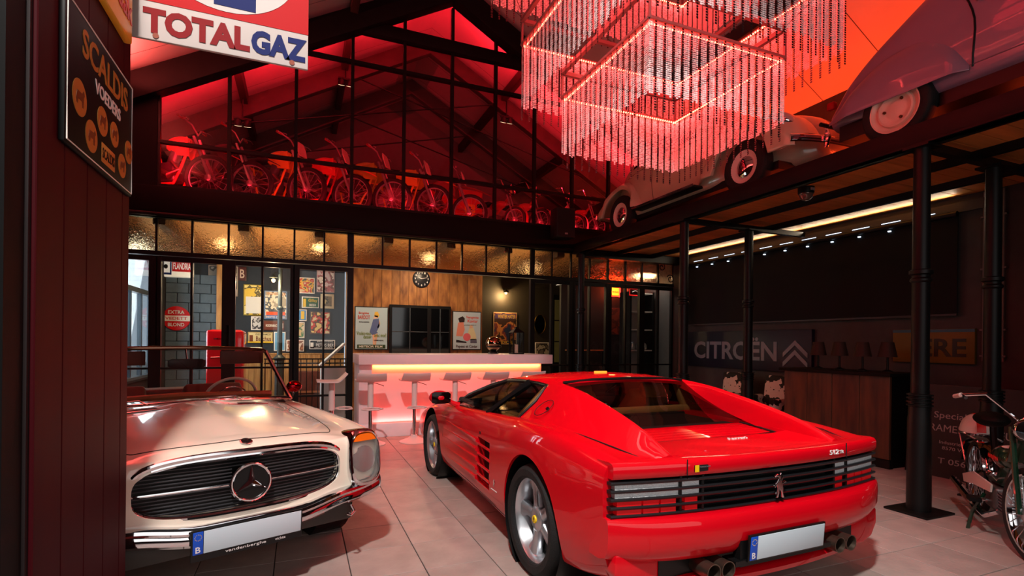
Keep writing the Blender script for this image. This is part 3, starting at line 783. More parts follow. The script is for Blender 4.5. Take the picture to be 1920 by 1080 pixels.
# bumper, number plate, valance and exhausts
def wf(x):
    a = abs(x) / .985
    return (1, .0)
BX = [.974 * math.sin(t) for t in np.linspace(-PI / 2, PI / 2, 45)]
def yb(x): return -.93 + .12 * (abs(x) / .985) ** 3.2
G = []
for x in BX:
    e = (abs(x) / .985) ** 6; k = 1 - .55 * e
    G.append([(x, yb(x) + .13, .598), (x, yb(x) - .01 * k, .602), (x, yb(x) - .038 * k, .596), (x, yb(x) - .052 * k, .578), (x, yb(x) - .058 * k, .53), (x, yb(x) - .052 * k, .47), (x, yb(x) - .034 * k, .425 + .02 * e), (x, yb(x) - .005 * k, .39 + .03 * e), (x, yb(x) + .05, .372 + .03 * e), (x, yb(x) + .13, .37 + .03 * e)])
mb = MB().grid(G, closed_v=True); n = 10; mb.f += [tuple(range(n)), tuple((len(G) - 1) * n + k for k in range(n))[::-1]]
mb.build('rear_bumper', car_red, FR, smooth=60)
MB().b2((-.70, -.86, .26), (.70, -.74, .40)).build('undertray', car_black, FR)
xsweep([(.10, .30), (.01, .29), (-.012, .27), (-.005, .245), (.10, .235)], list(np.linspace(-.80, .80, 25)), lambda x: -.93 + .10 * (abs(x) / .8) ** 2.2).build('valance_lip', car_red, FR, smooth=60)
for s in (-1, 1): MB().prism([(.545, .40), (.75, .41), (.94, .44), (.945, .35), (.90, .275), (.82, .245), (.66, .245), (.58, .28), (.55, .33)], (0, -.855, 0), (s, 0, 0), (0, 0, 1), (0, .10, 0)).build('valance_corner', car_red, FR, bevel=.012)
burnt = M('burnt_steel', (120, 104, 92), .38, .9, var=.3, vscale=14)
for x in (-.475, -.385, .42, .51):
    MB().lathe([(.040, 0), (.041, -.20), (.043, -.205), (.038, -.205), (.035, -.18), (.035, -.02), (0, -.02)], Matrix.Translation((x, -.78, .335)) @ Matrix.Rotation(-PI / 2, 4, 'X'), 20).build('exhaust_pipe', burnt, FR)
plate_w = M('plate_blank', (190, 206, 216), .5); plate_b = M('plate_blue', (12, 76, 190), .4)
def number_plate(parent, o, ux, uy, w=.52, h=.112):
    o, ux, uy = Vector(o), Vector(ux).normalized(), Vector(uy).normalized(); nn = ux.cross(uy)
    def q(x0, x1, y0, y1, z0, z1, name, m, par): 
        MBq = MB(); T = frame_mat4(o, ux, uy); MBq.T = T; MBq.b2((x0, y0, z0), (x1, y1, z1)); return MBq.build(name, m, par, bevel=.002)
    p = q(-w / 2 - .008, w / 2 + .008, -h / 2 - .008, h / 2 + .008, -.012, 0, 'number_plate', car_black, parent)
    q(-w / 2 + .048, w / 2, -h / 2, h / 2, -.001, .003, 'plate_face', plate_w, p)
    q(-w / 2, -w / 2 + .046, -h / 2, h / 2, -.001, .003, 'plate_band', plate_b, p)
    text('B', .022, .030, o + ux * (-w / 2 + .023) + uy * (-h / 2 + .024) + nn * .0035, ux, uy, white_paint, p, 'country_letter', .001, .01)
    st_ = MB()
    for k in range(12):
        a = 2 * PI * k / 12; c = o + ux * (-w / 2 + .023 + .015 * math.cos(a)) + uy * (h / 2 - .028 + .015 * math.sin(a)) + nn * .003
        st_.prism([(.002, 0), (0, .002), (-.002, 0), (0, -.002)], c, ux, uy, nn * .001)
    st_.build('star_ring', M('cap_yellow'), p)
    return p
number_plate(FR, (.0, -1.0, .422), (1, 0, 0), (0, -.08, 1), .525, .118)
MB().b2((-.34, -.985, .34), (.34, -.90, .365)).build('plate_bracket', car_black, FR)
MB().b2((-.30, -.975, .33), (.30, -.93, .50)).build('plate_recess', car_black, FR)
# amber reflection on the roof, built as a glowing strip
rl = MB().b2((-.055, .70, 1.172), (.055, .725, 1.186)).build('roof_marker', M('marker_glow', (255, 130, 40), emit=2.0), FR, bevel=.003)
# maker's small emblem behind the intakes
for s in (-1,):
    x = fer_side(.60, .40) - .003
    MB().prism([(p[0] * .42, p[1] * .42) for p in hp], (x, .60, .405), (0, -1, 0), (0, 0, 1), (-.003, 0, 0)).build('side_emblem', chrome, FR)
    text('pininfarina', .11, .012, (x - .001, .60, .355), (0, -1, 0), (0, 0, 1), M('badge_silver'), FR, 'side_script', .002)
# nose: lower grille and lamps
MB().b2((-.45, 3.50, .30), (.45, 3.56, .39)).build('front_grille', car_black, FR, bevel=.01)
for s in (-1, 1): MB().box((s * .60, 3.45, .36), (.2, .1, .08)).build('front_lamp', clear_l, FR, bevel=.015)
# ================================================================== CREAM CONVERTIBLE
cream = M('cream_lacquer', (232, 222, 204), .22, coat=1., spec=.5)
ivory = M('ivory_plastic', (196, 205, 190), .35)
brown_in = M('brown_leather', (70, 40, 28), .55, var=.15)
MR = thing('convertible_car', 'cream open-top classic convertible with chrome star grille at the left', 'car', (-.539, 3.933, 0), PI + .3648)
ms = [
 (.815, [(0, .44), (.30, .44), (.36, .50), (.40, .60), (.36, .70), (.28, .755), (.2, .775), (.1, .785), (0, .79)]),
 (.78, [(0, .40), (.55, .40), (.64, .47), (.68, .60), (.64, .72), (.54, .775), (.4, .80), (.2, .815), (0, .82)]),
 (.71, [(0, .38), (.70, .38), (.80, .46), (.835, .62), (.815, .755), (.735, .805), (.60, .80), (.40, .83), (0, .85)]),
 (.58, [(0, .35), (.76, .35), (.845, .45), (.868, .62), (.85, .775), (.77, .828), (.64, .815), (.42, .85), (0, .87)]),
 (.2, [(0, .28), (.78, .28), (.86, .40), (.882, .60), (.862, .80), (.785, .855), (.66, .84), (.44, .885), (0, .908)]),
 (-.3, [(0, .22), (.79, .22), (.865, .36), (.885, .60), (.86, .825), (.785, .875), (.66, .868), (.44, .918), (0, .94)]),
 (-.7, [(0, .20), (.79, .20), (.862, .34), (.882, .58), (.855, .83), (.79, .885), (.67, .90), (.44, .945), (0, .955)]),
 (-.9, [(0, .20), (.79, .20), (.862, .34), (.88, .56), (.855, .83), (.79, .88), (.70, .885), (.44, .88), (0, .88)]),
 (-1.9, [(0, .20), (.79, .20), (.862, .34), (.88, .56), (.855, .82), (.80, .87), (.70, .88), (.44, .88), (0, .88)]),
 (-2.4, [(0, .24), (.79, .24), (.862, .38), (.885, .58), (.855, .82), (.78, .87), (.66, .88), (.44, .885), (0, .89)]),
 (-2.95, [(0, .30), (.76, .30), (.83, .42), (.85, .58), (.81, .78), (.72, .82), (.58, .825), (.4, .83), (0, .835)]),
 (-3.35, [(0, .36), (.70, .36), (.77, .44), (.79, .56), (.75, .70), (.66, .735), (.52, .74), (.36, .745), (0, .75)]),
 (-3.47, [(0, .44), (.56, .44), (.64, .49), (.66, .55), (.62, .63), (.52, .655), (.4, .66), (.3, .665), (0, .67)]),
]
mb_me = loft(ms, 84, 5).mesh(cream, 45)
mbv = bvh_of(mb_me)
def mer_top(x, y):
    h = mbv.ray_cast(Vector((x, y, 2)), Vector((0, 0, -1))); return h[0].z if h[0] else .8
def mer_front(x, z):
    h = mbv.ray_cast(Vector((x, 3, z)), Vector((0, -1, 0))); return h[0].y if h[0] else .78
cut = []
for yc in (0., -2.4):
    for s in (-1, 1): cut.append(MB().cyl((s * .6, yc, .31), (s * 1.1, yc, .31), .345, n=40))
cut.append(MB().b2((-.66, -2.05, .5), (.66, -.95, 1.2)))
ZC, HH, HW = .635, .148, .535
def yg(x): return .828 - .05 * (x / .535) ** 2
def outline(k, n=64, e=3.3):
    o = []
    for i in range(n):
        a = 2 * PI * i / n; c, s = math.cos(a), math.sin(a)
        o.append((k * HW * math.copysign(abs(c) ** (2 / e), c), ZC + HH * k * math.copysign(abs(s) ** (2 / e), s)))
    return o
cut.append(MB().prism(outline(.985), (0, .70, 0), (1, 0, 0), (0, 0, 1), (0, .4, 0)))
mb_me = carve(mb_me, cut); mb_me.materials.clear(); mb_me.materials.append(cream)
link_mesh('body', mb_me, MR)
def steel_wheel(w, T, h):
    rr = .185
    MB().lathe([(rr, h * .9), (rr - .01, h * .82), (rr - .03, h * .4), (.12, h * .3), (0, h * .3)], T, 36).build('rim', chrome, w)
    MB().lathe([(.14, h * .45), (.12, h * .62), (.05, h * .75), (0, h * .76)], T, 30).build('hub_cap', cream, w)
    return rr
for x, y in ((-.745, 0), (.745, 0), (-.745, -2.4), (.745, -2.4)):
    ground_wheel(MR, x, y, .315, .315, .185, -1 if x < 0 else 1, steel_wheel)
    s = -1 if x < 0 else 1
    MB().lathe([(.343, 0), (.343, .24)], Matrix.Translation((s * .60, y, .31)) @ Matrix.Rotation(s * PI / 2, 4, 'Y'), 36, cap=False).lathe([(0, 0), (.343, 0)], Matrix.Translation((s * .605, y, .31)) @ Matrix.Rotation(s * PI / 2, 4, 'Y'), 36).build('wheel_well', car_black, MR)
# bonnet shut line, bonnet bulge and round emblem
sl = [(.515, .655), (.50, .665), (.3, .70), (0, .715), (-.3, .70), (-.50, .665), (-.515, .655), (-.545, .60), (-.60, .3), (-.645, -.1), (-.66, -.5), (-.655, -.62)]
def surf_path(pts, n=4, dz=.001):
    P = crom(np.array(pts), n); return [(x, y, mer_top(x, y) + dz) for x, y in P]
dark_seam = M('seam_grey', (60, 52, 46), .7)
MB().tube(surf_path(sl), .003, 5).build('bonnet_shut_line', dark_seam, MR)
MB().tube(surf_path([(.515, .655), (.545, .60), (.60, .3), (.645, -.1), (.66, -.5), (.655, -.62)]), .003, 5).build('bonnet_shut_line', dark_seam, MR)
G = []
for t in np.linspace(0, 1, 16):
    y = .62 - 1.15 * t; hw = .20 + .16 * t; row = []
    for a in np.linspace(-1, 1, 15):
        x = hw * a; b = (math.cos(PI * a) + 1) / 2 * min(1, t * 3.0) * .022
        row.append((x, y, mer_top(x, y) + b + .0004))
    G.append(row)
MB().grid(G).build('bonnet_bulge', cream, MR, smooth=60)
ez = mer_top(0, .735)
em = MB().lathe([(.033, 0), (.033, .005), (.028, .008), (0, .008)], Matrix.Translation((0, .745, ez - .003)) @ Matrix.Rotation(-.35, 4, 'X'), 24).build('bonnet_emblem', chrome, MR)
MB().lathe([(.026, .008), (.026, .0095), (0, .0095)], Matrix.Translation((0, .745, ez - .003)) @ Matrix.Rotation(-.35, 4, 'X'), 24).build('emblem_field', car_black, em)
def tristar(R, r, hub, thick):
    out = []
    for k in range(3):
        a = PI / 2 + 2 * PI * k / 3; out.append((R * math.cos(a), R * math.sin(a))); b = a + PI / 3; out.append((r * math.cos(b), r * math.sin(b)))
    return out
T = Matrix.Translation((0, .745, ez + .0068)) @ Matrix.Rotation(-.35, 4, 'X')
MB().prism(tristar(.024, .005, 0, 0), T.translation, T.to_3x3() @ Vector((1, 0, 0)), T.to_3x3() @ Vector((0, 1, 0)), T.to_3x3() @ Vector((0, 0, .002))).build('emblem_star', chrome, em)
# grille with slats, chrome surround and the big star
O1 = outline(1.0)
MB().prism([(x, z) for x, z in O1], (0, .69, 0), (1, 0, 0), (0, 0, 1), (0, .03, 0)).build('grille_recess', car_black, MR)
G = [[(x * (.985 + .015), yg(x) + .0, z) for x, z in O1]]
gr = MB().tube([(x, yg(x) - .008, z) for x, z in outline(1.0)], .014, 8, closed=True).build('grille_surround', chrome, MR)
MB().tube([(x, yg(x) + .004, z + .022) for x, z in outline(1.0)[3:30]], .016, 8, flat=.8).build('grille_brow', chrome, MR)
for k in range(15):
    z = ZC - .128 + k * .0183; e = HW * max(0, 1 - (abs(z - ZC) / HH) ** 3.3) ** (1 / 3.3) - .01
    if abs(z - ZC) < .008: continue
    for s in (-1, 1):
        xs = np.linspace(.085 if abs(z - ZC) < .09 else .0, e, 10)
        if e > .1: MB().tube([(s * x, yg(x) - .03, z) for x in xs], .0042, 5).build('grille_slat', M('slat_grey', (70, 70, 74), .35, .6), gr)
for s in (-1, 1): MB().tube([(s * x, yg(x) - .004, ZC) for x in np.linspace(.10, HW - .01, 10)], [.008] * 9 + [.006], 8).build('grille_bar', chrome, gr)
TS_ = Matrix.Translation((0, .845, ZC)) @ Matrix.Rotation(-PI / 2, 4, 'X')
star = MB().tube([(.098 * math.cos(a), .845, ZC + .098 * math.sin(a)) for a in np.linspace(0, 2 * PI, 40, endpoint=False)], .009, 10, closed=True).build('star_ring', chrome, MR)
MB().lathe([(.09, -.02), (.09, 0), (0, 0)], TS_, 32).build('star_field', car_black, star)
sp = MB(); tip = Vector((0, .868, ZC))
for k in range(3):
    a = PI / 2 + 2 * PI * k / 3; ex = Vector((.096 * math.cos(a), .846, ZC + .096 * math.sin(a)))
    for b in (a - PI / 3, a + PI / 3):
        v = Vector((.020 * math.cos(b), .85, ZC + .020 * math.sin(b))); sp.add([tip, ex, v], [(0, 1, 2)])
sp.build('star', chrome, star, smooth=5, recalc=False)
# headlamp units
lensm = M('lamp_lens', (235, 238, 238), .04, trans=.92, spec=.7, bump=.35, bscale=60, stretch=(3, 1, .4))
for s in (-1, 1):
    c = Vector((s * .692, .775, .662)); ux = Vector((1, -s * .14, 0)).normalized(); uz = Vector((0, -.16, 1)).normalized(); nn = uz.cross(ux).normalized(); nn = nn if nn.y > 0 else -nn
    def ol(k, e=2.9, n=40, hw=.112, hh=.172):
        return [(k * hw * math.copysign(abs(math.cos(a)) ** (2 / e), math.cos(a)), k * hh * math.copysign(abs(math.sin(a)) ** (2 / e), math.sin(a)) + 0) for a in np.linspace(0, 2 * PI, n, endpoint=False)]
    def ring(k, d): return [c + ux * x + uz * z + nn * d for x, z in ol(k)]
    bz = MB().grid([ring(1.06, -.14), ring(1.06, .0), ring(1.02, .028), ring(.93, .04), ring(.88, .03), ring(.86, -.01)], closed_v=True).build('headlamp_bezel', chrome, MR, smooth=60)
    MB().grid([ring(.87, .0), ring(.70, .016), ring(.45, .026), ring(.2, .031), ring(.02, .032)], closed_v=True).build('headlamp_lens', lensm, bz, smooth=70)
    MB().grid([ring(.85, -.015), ring(.6, -.05), ring(.3, -.07), ring(.02, -.075)], closed_v=True).build('reflector', M('reflector', (190, 190, 186), .2, .8), bz, smooth=70)
    top = [(x, z) for x, z in ol(.86) if z > .095]; top.sort()
    MB().prism([(x, z) for x, z in top], c + nn * .012, ux, uz, nn * .022).build('indicator', M('amber_indicator', (230, 110, 20), .2, spec=.7), bz)
    MB().lathe([(.082, 0), (.080, .012), (.07, .016), (.066, .006)], frame_mat4(c + uz * -.012 + nn * .006, ux, uz) if s < 0 else frame_mat4(c + uz * -.012 + nn * .006, -ux, uz), 28).build('lamp_ring', M('reflector'), bz)
# front bumper, plate
def yb2(x):
    a = abs(x) / .87; return .875 - .215 * a ** 3.6
def zb2(x):
    a = min(1, max(0, (abs(x) - .22) / .35)); return .048 * (3 * a * a - 2 * a ** 3)
BX = list(.87 * np.sin(np.linspace(-PI / 2, PI / 2, 49)))
G = [[(x, yb2(x) + dy, z + zb2(x)) for dy, z in ((-.10, .445), (-.02, .452), (.006, .44), (.012, .425), (.004, .41), (.012, .395), (.008, .365), (-.012, .348), (-.10, .35))] for x in BX]
mb = MB().grid(G, closed_v=True); mb.f += [tuple(range(9)), tuple((len(G) - 1) * 9 + k for k in range(9))[::-1]]
fb = mb.build('front_bumper', chrome, MR, smooth=40)
for s in (-1, 1): MB().tube([(s * .868, .66, .455), (s * .875, .52, .455), (s * .872, .36, .45)], [.05, .048, .035], 10, flat=.35).build('bumper_end', chrome, fb)
for s in (-1, 1): MB().tube([(s * .60, .80, .372), (s * .60, .845, .345), (s * .58, .85, .33), (s * .565, .83, .335)], .010, 8).build('tow_eye', chrome, MR)
pl = number_plate(MR, (.02, .905, .385), (-1, 0, 0), (0, .06, 1), .535, .115)
MB().T
pb = MB(); pb.T = frame_mat4((.02, .902, .313), (-1, 0, 0), (0, .06, 1)); pb.b2((-.275, -.022, -.012), (.275, .016, -.002)); pb.build('plate_holder', car_black, pl)
text('vandenberghe', .20, .019, (.04, .9045, .312), (-1, 0, 0), (0, .06, 1), white_paint, pl, 'holder_lettering', .001)
text('vichte', .055, .015, (-.135, .9045, .314), (-1, 0, 0), (0, .06, 1), white_paint, pl, 'holder_town', .001)
MB().b2((-.62, .50, .28), (.62, .78, .40)).build('front_apron', M('apron_dark', (60, 56, 52), .6), MR, bevel=.02)
# windscreen frame, glass, wipers
top = [(-.615, -.86, 1.30), (-.58, -.845, 1.325), (-.3, -.80, 1.338), (0, -.785, 1.342), (.3, -.80, 1.338), (.58, -.845, 1.325), (.615, -.86, 1.30)]
MB().tube(top, .016, 10).build('windscreen_header', M('header_brown', (110, 78, 60), .15, .8), MR)
for s in (-1, 1): MB().tube([(s * .725, -.575, .915), (s * .69, -.66, 1.03), (s * .65, -.76, 1.17), (s * .612, -.86, 1.31)], .017, 8).build('windscreen_pillar', chrome, MR)
base = [(-.725, -.575, .915), (-.5, -.47, .935), (-.25, -.42, .95), (0, -.405, .955), (.25, -.42, .95), (.5, -.47, .935), (.725, -.575, .915)]
MB().tube([(x, y, z + .008) for x, y, z in base], .010, 8).build('windscreen_sill', chrome, MR)
G = [[(a[0] * (1 - t) + b[0] * t, a[1] * (1 - t) + b[1] * t, a[2] * (1 - t) + b[2] * t) for a, b in zip(base, top)] for t in np.linspace(0, 1, 5)]
MB().grid(G).build('windscreen_glass', glass_mat('screen_glass', (235, 240, 238), .7), MR, smooth=60)
cv = MB().grid([[(x, y, mer_top(x, y) + .004) for x in np.linspace(-.42, .42, 15)] for y in (-.36 - .0, -.33, -.29)]).build('cowl_vent', car_black, MR)
MB().tube([(x, -.285 + .03 * (1 - (x / .45) ** 2), mer_top(x, -.285 + .03 * (1 - (x / .45) ** 2)) + .006) for x in np.linspace(-.45, .45, 17)], .006, 6).build('vent_trim', chrome, cv)
for k in range(5): MB().box((-.36 + .18 * k, -.325, mer_top(-.36 + .18 * k, -.325) + .006), (.006, .07, .006)).build('vent_rib', chrome, cv)
for s in (-1, 1):
    x0 = s * .30
    MB().tube([(x0, -.38, .962), (x0 + .04, -.43, .985), (x0 + .28, -.44, .975)], .005, 6).build('wiper', chrome, MR)
# cabin
MB().b2((-.70, -1.02, .70), (.70, -.56, .915)).build('dashboard', M('dash_dark', (48, 26, 18), .35, var=.1), MR, bevel=.04, seg=3)
MB().tube([(-.70, -.99, .93), (0, -.96, .955), (.70, -.99, .93)], .028, 8).build('dash_roll', M('dash_wood', (150, 100, 60), .3, var=.2), MR)
sw = empty('steering_wheel', (-.42, -1.16, .90), parent=MR); sw.rotation_euler = (math.radians(58), 0, 0)
MB().tube([(.205 * math.cos(a), .205 * math.sin(a), 0) for a in np.linspace(0, 2 * PI, 36, endpoint=False)], .0125, 8, closed=True).build('wheel_rim', ivory, sw)
MB().tube([(.13 * math.cos(a), .13 * math.sin(a), -.02) for a in np.linspace(0, PI, 18)], .006, 6).build('horn_ring', chrome, sw)
for a in (.15, PI - .15): MB().bar((.05 * math.cos(a), .05 * math.sin(a), -.03), (.2 * math.cos(a), .2 * math.sin(a), 0), .03, .012).build('wheel_spoke', ivory, sw)
MB().lathe([(.06, -.06), (.06, -.02), (.04, 0), (0, 0)], n=24).build('wheel_hub', ivory, sw)
for x in (-.38, .38):
    se = MB().bar((x, -1.35, .55), (x, -1.62, .98), .48, .13).build('seat_back', brown_in, MR, bevel=.04, seg=3)
    MB().box((x, -1.4, .58), (.48, .5, .14)).build('seat_cushion', brown_in, MR, bevel=.04, seg=3)
MB().b2((-.66, -2.05, .50), (.66, -.95, .52)).build('cabin_floor', dark_in, MR)
MB().b2((-.68, -2.25, .86), (.68, -1.95, .93)).build('hood_cover', brown_in, MR, bevel=.03, seg=3)
mi = MB().prism([(-.125, -.022), (-.11, -.034), (.11, -.034), (.125, -.022), (.125, .02), (.10, .032), (-.10, .032), (-.125, .02)], (0, -.74, 1.225), (1, 0, 0), (0, 0, 1), (0, .02, 0)).build('rear_view_mirror', car_black, MR, bevel=.004)
MB().cyl((0, -.735, 1.25), (0, -.78, 1.335), .006, n=8).build('mirror_arm', chrome, mi)
for s in (-1, 1):
    MB().b2((min(s * .25, s * .58), -.83, 1.21), (max(s * .25, s * .58), -.815, 1.315)).build('sun_visor', brown_in, MR, bevel=.006)
    dm = MB().ball((s * .835, -.80, 1.00), (.068, .045, .052), 16, 10).build('door_mirror', M('mirror_red', (150, 20, 30), .08, 1.), MR)
    MB().tube([(s * .80, -.78, .88), (s * .82, -.79, .93), (s * .835, -.80, .96)], .009, 8).build('mirror_foot', chrome, dm)
    MB().tube([(s * (.885), y, .43) for y in np.linspace(-.4, -2.0, 8)], .008, 6).build('sill_trim', chrome, MR)
    MB().tube([(s * .872, -.95, .76), (s * .9, -1.0, .765), (s * .9, -1.12, .765), (s * .872, -1.17, .76)], .008, 6).build('door_handle', chrome, MR)
G = [[(x, yb, z) for yb, z in ((-3.44, .36), (-3.54, .38), (-3.55, .44), (-3.53, .50), (-3.44, .50))] for x in np.linspace(-.8, .8, 9)]
MB().grid(G).build('rear_bumper', chrome, MR)
# ================================================================== CARS UP ON THE GALLERY
def side_patch(bvh, corners, mat, name, parent, side=1, off=.004, n=8):
    """patch laid on a shell's side: corners (y, z) in order, seen from local +x or -x"""
    a, b, c, d = [np.array(p, float) for p in corners]; G = []
    for i in range(n + 1):
        u = i / n; row = []
        for j in range(n + 1):
            v = j / n; p = (a * (1 - u) + b * u) * (1 - v) + (d * (1 - u) + c * u) * v
            h = bvh.ray_cast(Vector((side * 3, p[0], p[1])), Vector((-side, 0, 0)))
            x = h[0].x if h[0] else side * .6
            row.append((x + side * off, p[0], p[1]))
        G.append(row)
    return MB().grid(G).build(name, mat, parent, smooth=60)
def side_seam(bvh, pts, parent, side=1, name='shut_line', r=.004, mat=None, off=.002):
    P = crom(np.array(pts, float), 4); out = []
    for y, z in P:
        h = bvh.ray_cast(Vector((side * 3, y, z)), Vector((-side, 0, 0))); out.append(((h[0].x if h[0] else side * .6) + side * off, y, z))
    return MB().tube(out, r, 5).build(name, mat or M('seam_grey'), parent)
dark_glass = M('dark_window', (14, 14, 16), .08, spec=.7)

def fender(name, parent, mat, s, y0, y1, crown, yc, zc, R, x_in, x_out, low, n=34):
    """wing over a wheel: crown(y) height, arch of radius R round (yc, zc)"""
    G = []
    ys = np.linspace(y0, y1, n); cy = np.array([c[0] for c in crown]); cz = np.array([[c[1]] for c in crown])
    o = np.argsort(cy); cr = pchip(cy[o], cz[o], ys)[:, 0]
    for y, c in zip(ys, cr):
        zl = zc + math.sqrt(max(0, R * R - (y - yc) ** 2)) if abs(y - yc) < R else low
        zl = max(zl, low); zl = min(zl, c - .03); d = c - zl; w = x_out - x_in
        e = .55 + .45 * min(1, d / .25)
        pts = [(x_in, c + .01), (x_in + w * .45 * e, c + .005), (x_in + w * .80 * e, c - .22 * d), (x_in + w * .97 * e, c - .5 * d), (x_in + w * e, c - .8 * d), (x_in + w * e * .99, zl), (x_in + w * e * .9, zl + .004)]
        G.append([(s * x, y, z) for x, z in crom(np.array(pts), 3)])
    return MB().grid(G).build(name, mat, parent, smooth=60)

beige = M('beige_lacquer', (196, 184, 158), .3, coat=.8)
BT = thing('vintage_car', 'rounded beige vintage car with white-rimmed wheels on the gallery behind the chandelier', 'car', (5.80, 4.86, 3.292), PI)
bs = [
 (.66, [(0, .33), (.18, .33), (.24, .42), (.24, .52), (.19, .62), (.10, .67), (0, .68)]),
 (.45, [(0, .28), (.34, .28), (.42, .42), (.42, .62), (.34, .80), (.18, .87), (0, .89)]),
 (0, [(0, .26), (.46, .26), (.54, .42), (.53, .72), (.43, .95), (.24, 1.02), (0, 1.04)]),
 (-.58, [(0, .26), (.58, .26), (.65, .42), (.66, .80), (.57, 1.02), (.34, 1.10), (0, 1.13)]),
 (-.72, [(0, .26), (.60, .26), (.665, .42), (.675, .85), (.60, 1.12), (.38, 1.22), (0, 1.26)]),
 (-1.05, [(0, .26), (.60, .26), (.67, .42), (.68, .90), (.60, 1.32), (.40, 1.53), (0, 1.58)]),
 (-1.5, [(0, .26), (.60, .26), (.67, .42), (.685, .90), (.605, 1.36), (.42, 1.60), (0, 1.66)]),
 (-2.15, [(0, .26), (.60, .26), (.67, .42), (.68, .88), (.59, 1.30), (.40, 1.53), (0, 1.59)]),
 (-2.65, [(0, .28), (.58, .28), (.64, .42), (.63, .80), (.53, 1.14), (.35, 1.30), (0, 1.35)]),
 (-3.05, [(0, .32), (.50, .32), (.54, .42), (.52, .66), (.43, .88), (.28, .98), (0, 1.01)]),
 (-3.36, [(0, .40), (.32, .40), (.36, .46), (.34, .54), (.28, .62), (.18, .66), (0, .67)]),
]
bt_me = loft(bs, 64, 5).mesh(beige, 60); btv = bvh_of(bt_me); link_mesh('body', bt_me, BT)
def moon_wheel(w, T, h):
    rr = .205
    MB().lathe([(rr, h * .92), (rr - .012, h * .86), (rr - .05, h * .55), (.145, h * .5), (0, h * .5)], T, 36).build('rim', M('rim_white', (214, 205, 196), .35), w)
    MB().lathe([(.135, h * .5), (.13, h * .66), (.10, h * .84), (.05, h * .95), (0, h * .97)], T, 30).build('hub_cap', chrome, w)
    return rr
for x, y in ((-.655, 0), (.655, 0), (-.655, -2.68), (.655, -2.68)): ground_wheel(BT, x, y, .33, .33, .16, -1 if x < 0 else 1, moon_wheel)
for s in (-1, 1):
    fr = fender('front_fender', BT, beige, s, .74, -.90, [(.74, .50), (.66, .64), (.5, .80), (.25, .90), (0, .915), (-.25, .86), (-.5, .72), (-.72, .50), (-.9, .36)], 0, .33, .43, .36, .83, .34)
    fender('rear_fender', BT, beige, s, -2.1, -3.40, [(-2.1, .36), (-2.2, .55), (-2.4, .80), (-2.65, .90), (-2.9, .86), (-3.15, .70), (-3.32, .52), (-3.4, .44)], -2.68, .33, .42, .40, .82, .36)
    T = Matrix.Translation((s * .64, .55, .735)) @ Matrix.Rotation(math.radians(-52), 4, 'X')
    hl = MB().lathe([(.115, -.06), (.115, .0), (.105, .015), (.095, .012)], T, 28, cap=False).build('headlamp', chrome, BT)
    MB().lathe([(.097, .008), (.07, .028), (.03, .038), (0, .04)], T, 24).build('headlamp_glass', M('lamp_glass', (190, 175, 170), .08, spec=.8), hl)
    MB().b2((min(s * .60, s * .82), -2.2, .29), (max(s * .60, s * .82), -.80, .325)).build('running_board', car_black, BT, bevel=.008)
    MB().bar((s * .825, -.78, .315), (s * .825, -2.2, .315), .012, .025).build('board_trim', chrome, BT)
    side_seam(btv, [(-.80, .40), (-.79, .7), (-.78, 1.0)], BT, s); side_seam(btv, [(-1.85, .40), (-1.86, .8), (-1.80, 1.05)], BT, s)
    side_seam(btv, [(-.2, .93), (-.75, .965), (-1.8, .965), (-2.6, .93)], BT, s, 'belt_moulding', .006, chrome)
    side_patch(btv, [(-.90, 1.03), (-1.78, 1.03), (-1.74, 1.38), (-1.08, 1.38)], dark_glass, 'side_window', BT, s)
    side_patch(btv, [(-1.90, 1.04), (-2.45, 1.04), (-2.25, 1.30), (-1.88, 1.36)], dark_glass, 'quarter_window', BT, s)
bp = MB().tube([(x, .86 - .14 * (abs(x) / .8) ** 3, .42) for x in np.linspace(-.8, .8, 21)], .042, 8, flat=.45).build('front_bumper', chrome, BT)
for s in (-1, 1): MB().tube([(s * .42, .86, .32), (s * .42, .885, .42), (s * .42, .86, .53)], [.02, .034, .02], 8).build('overrider', chrome, bp)
MB().tube([(x, -3.48 + .12 * (abs(x) / .78) ** 3, .42) for x in np.linspace(-.78, .78, 21)], .042, 8, flat=.45).build('rear_bumper', chrome, BT)
MB().b2((-.6, -3.1, .20), (.6, .4, .30)).build('underbody', car_black, BT)
G = []
for t in np.linspace(0, 1, 6):
    G.append([((.50 - .10 * t) * a, -.70 - .34 * t - .06 * a * a, 1.20 + .34 * t - .05 * a * a) for a in np.linspace(-1, 1, 9)])
MB().grid(G).build('windscreen', dark_glass, BT, smooth=60)

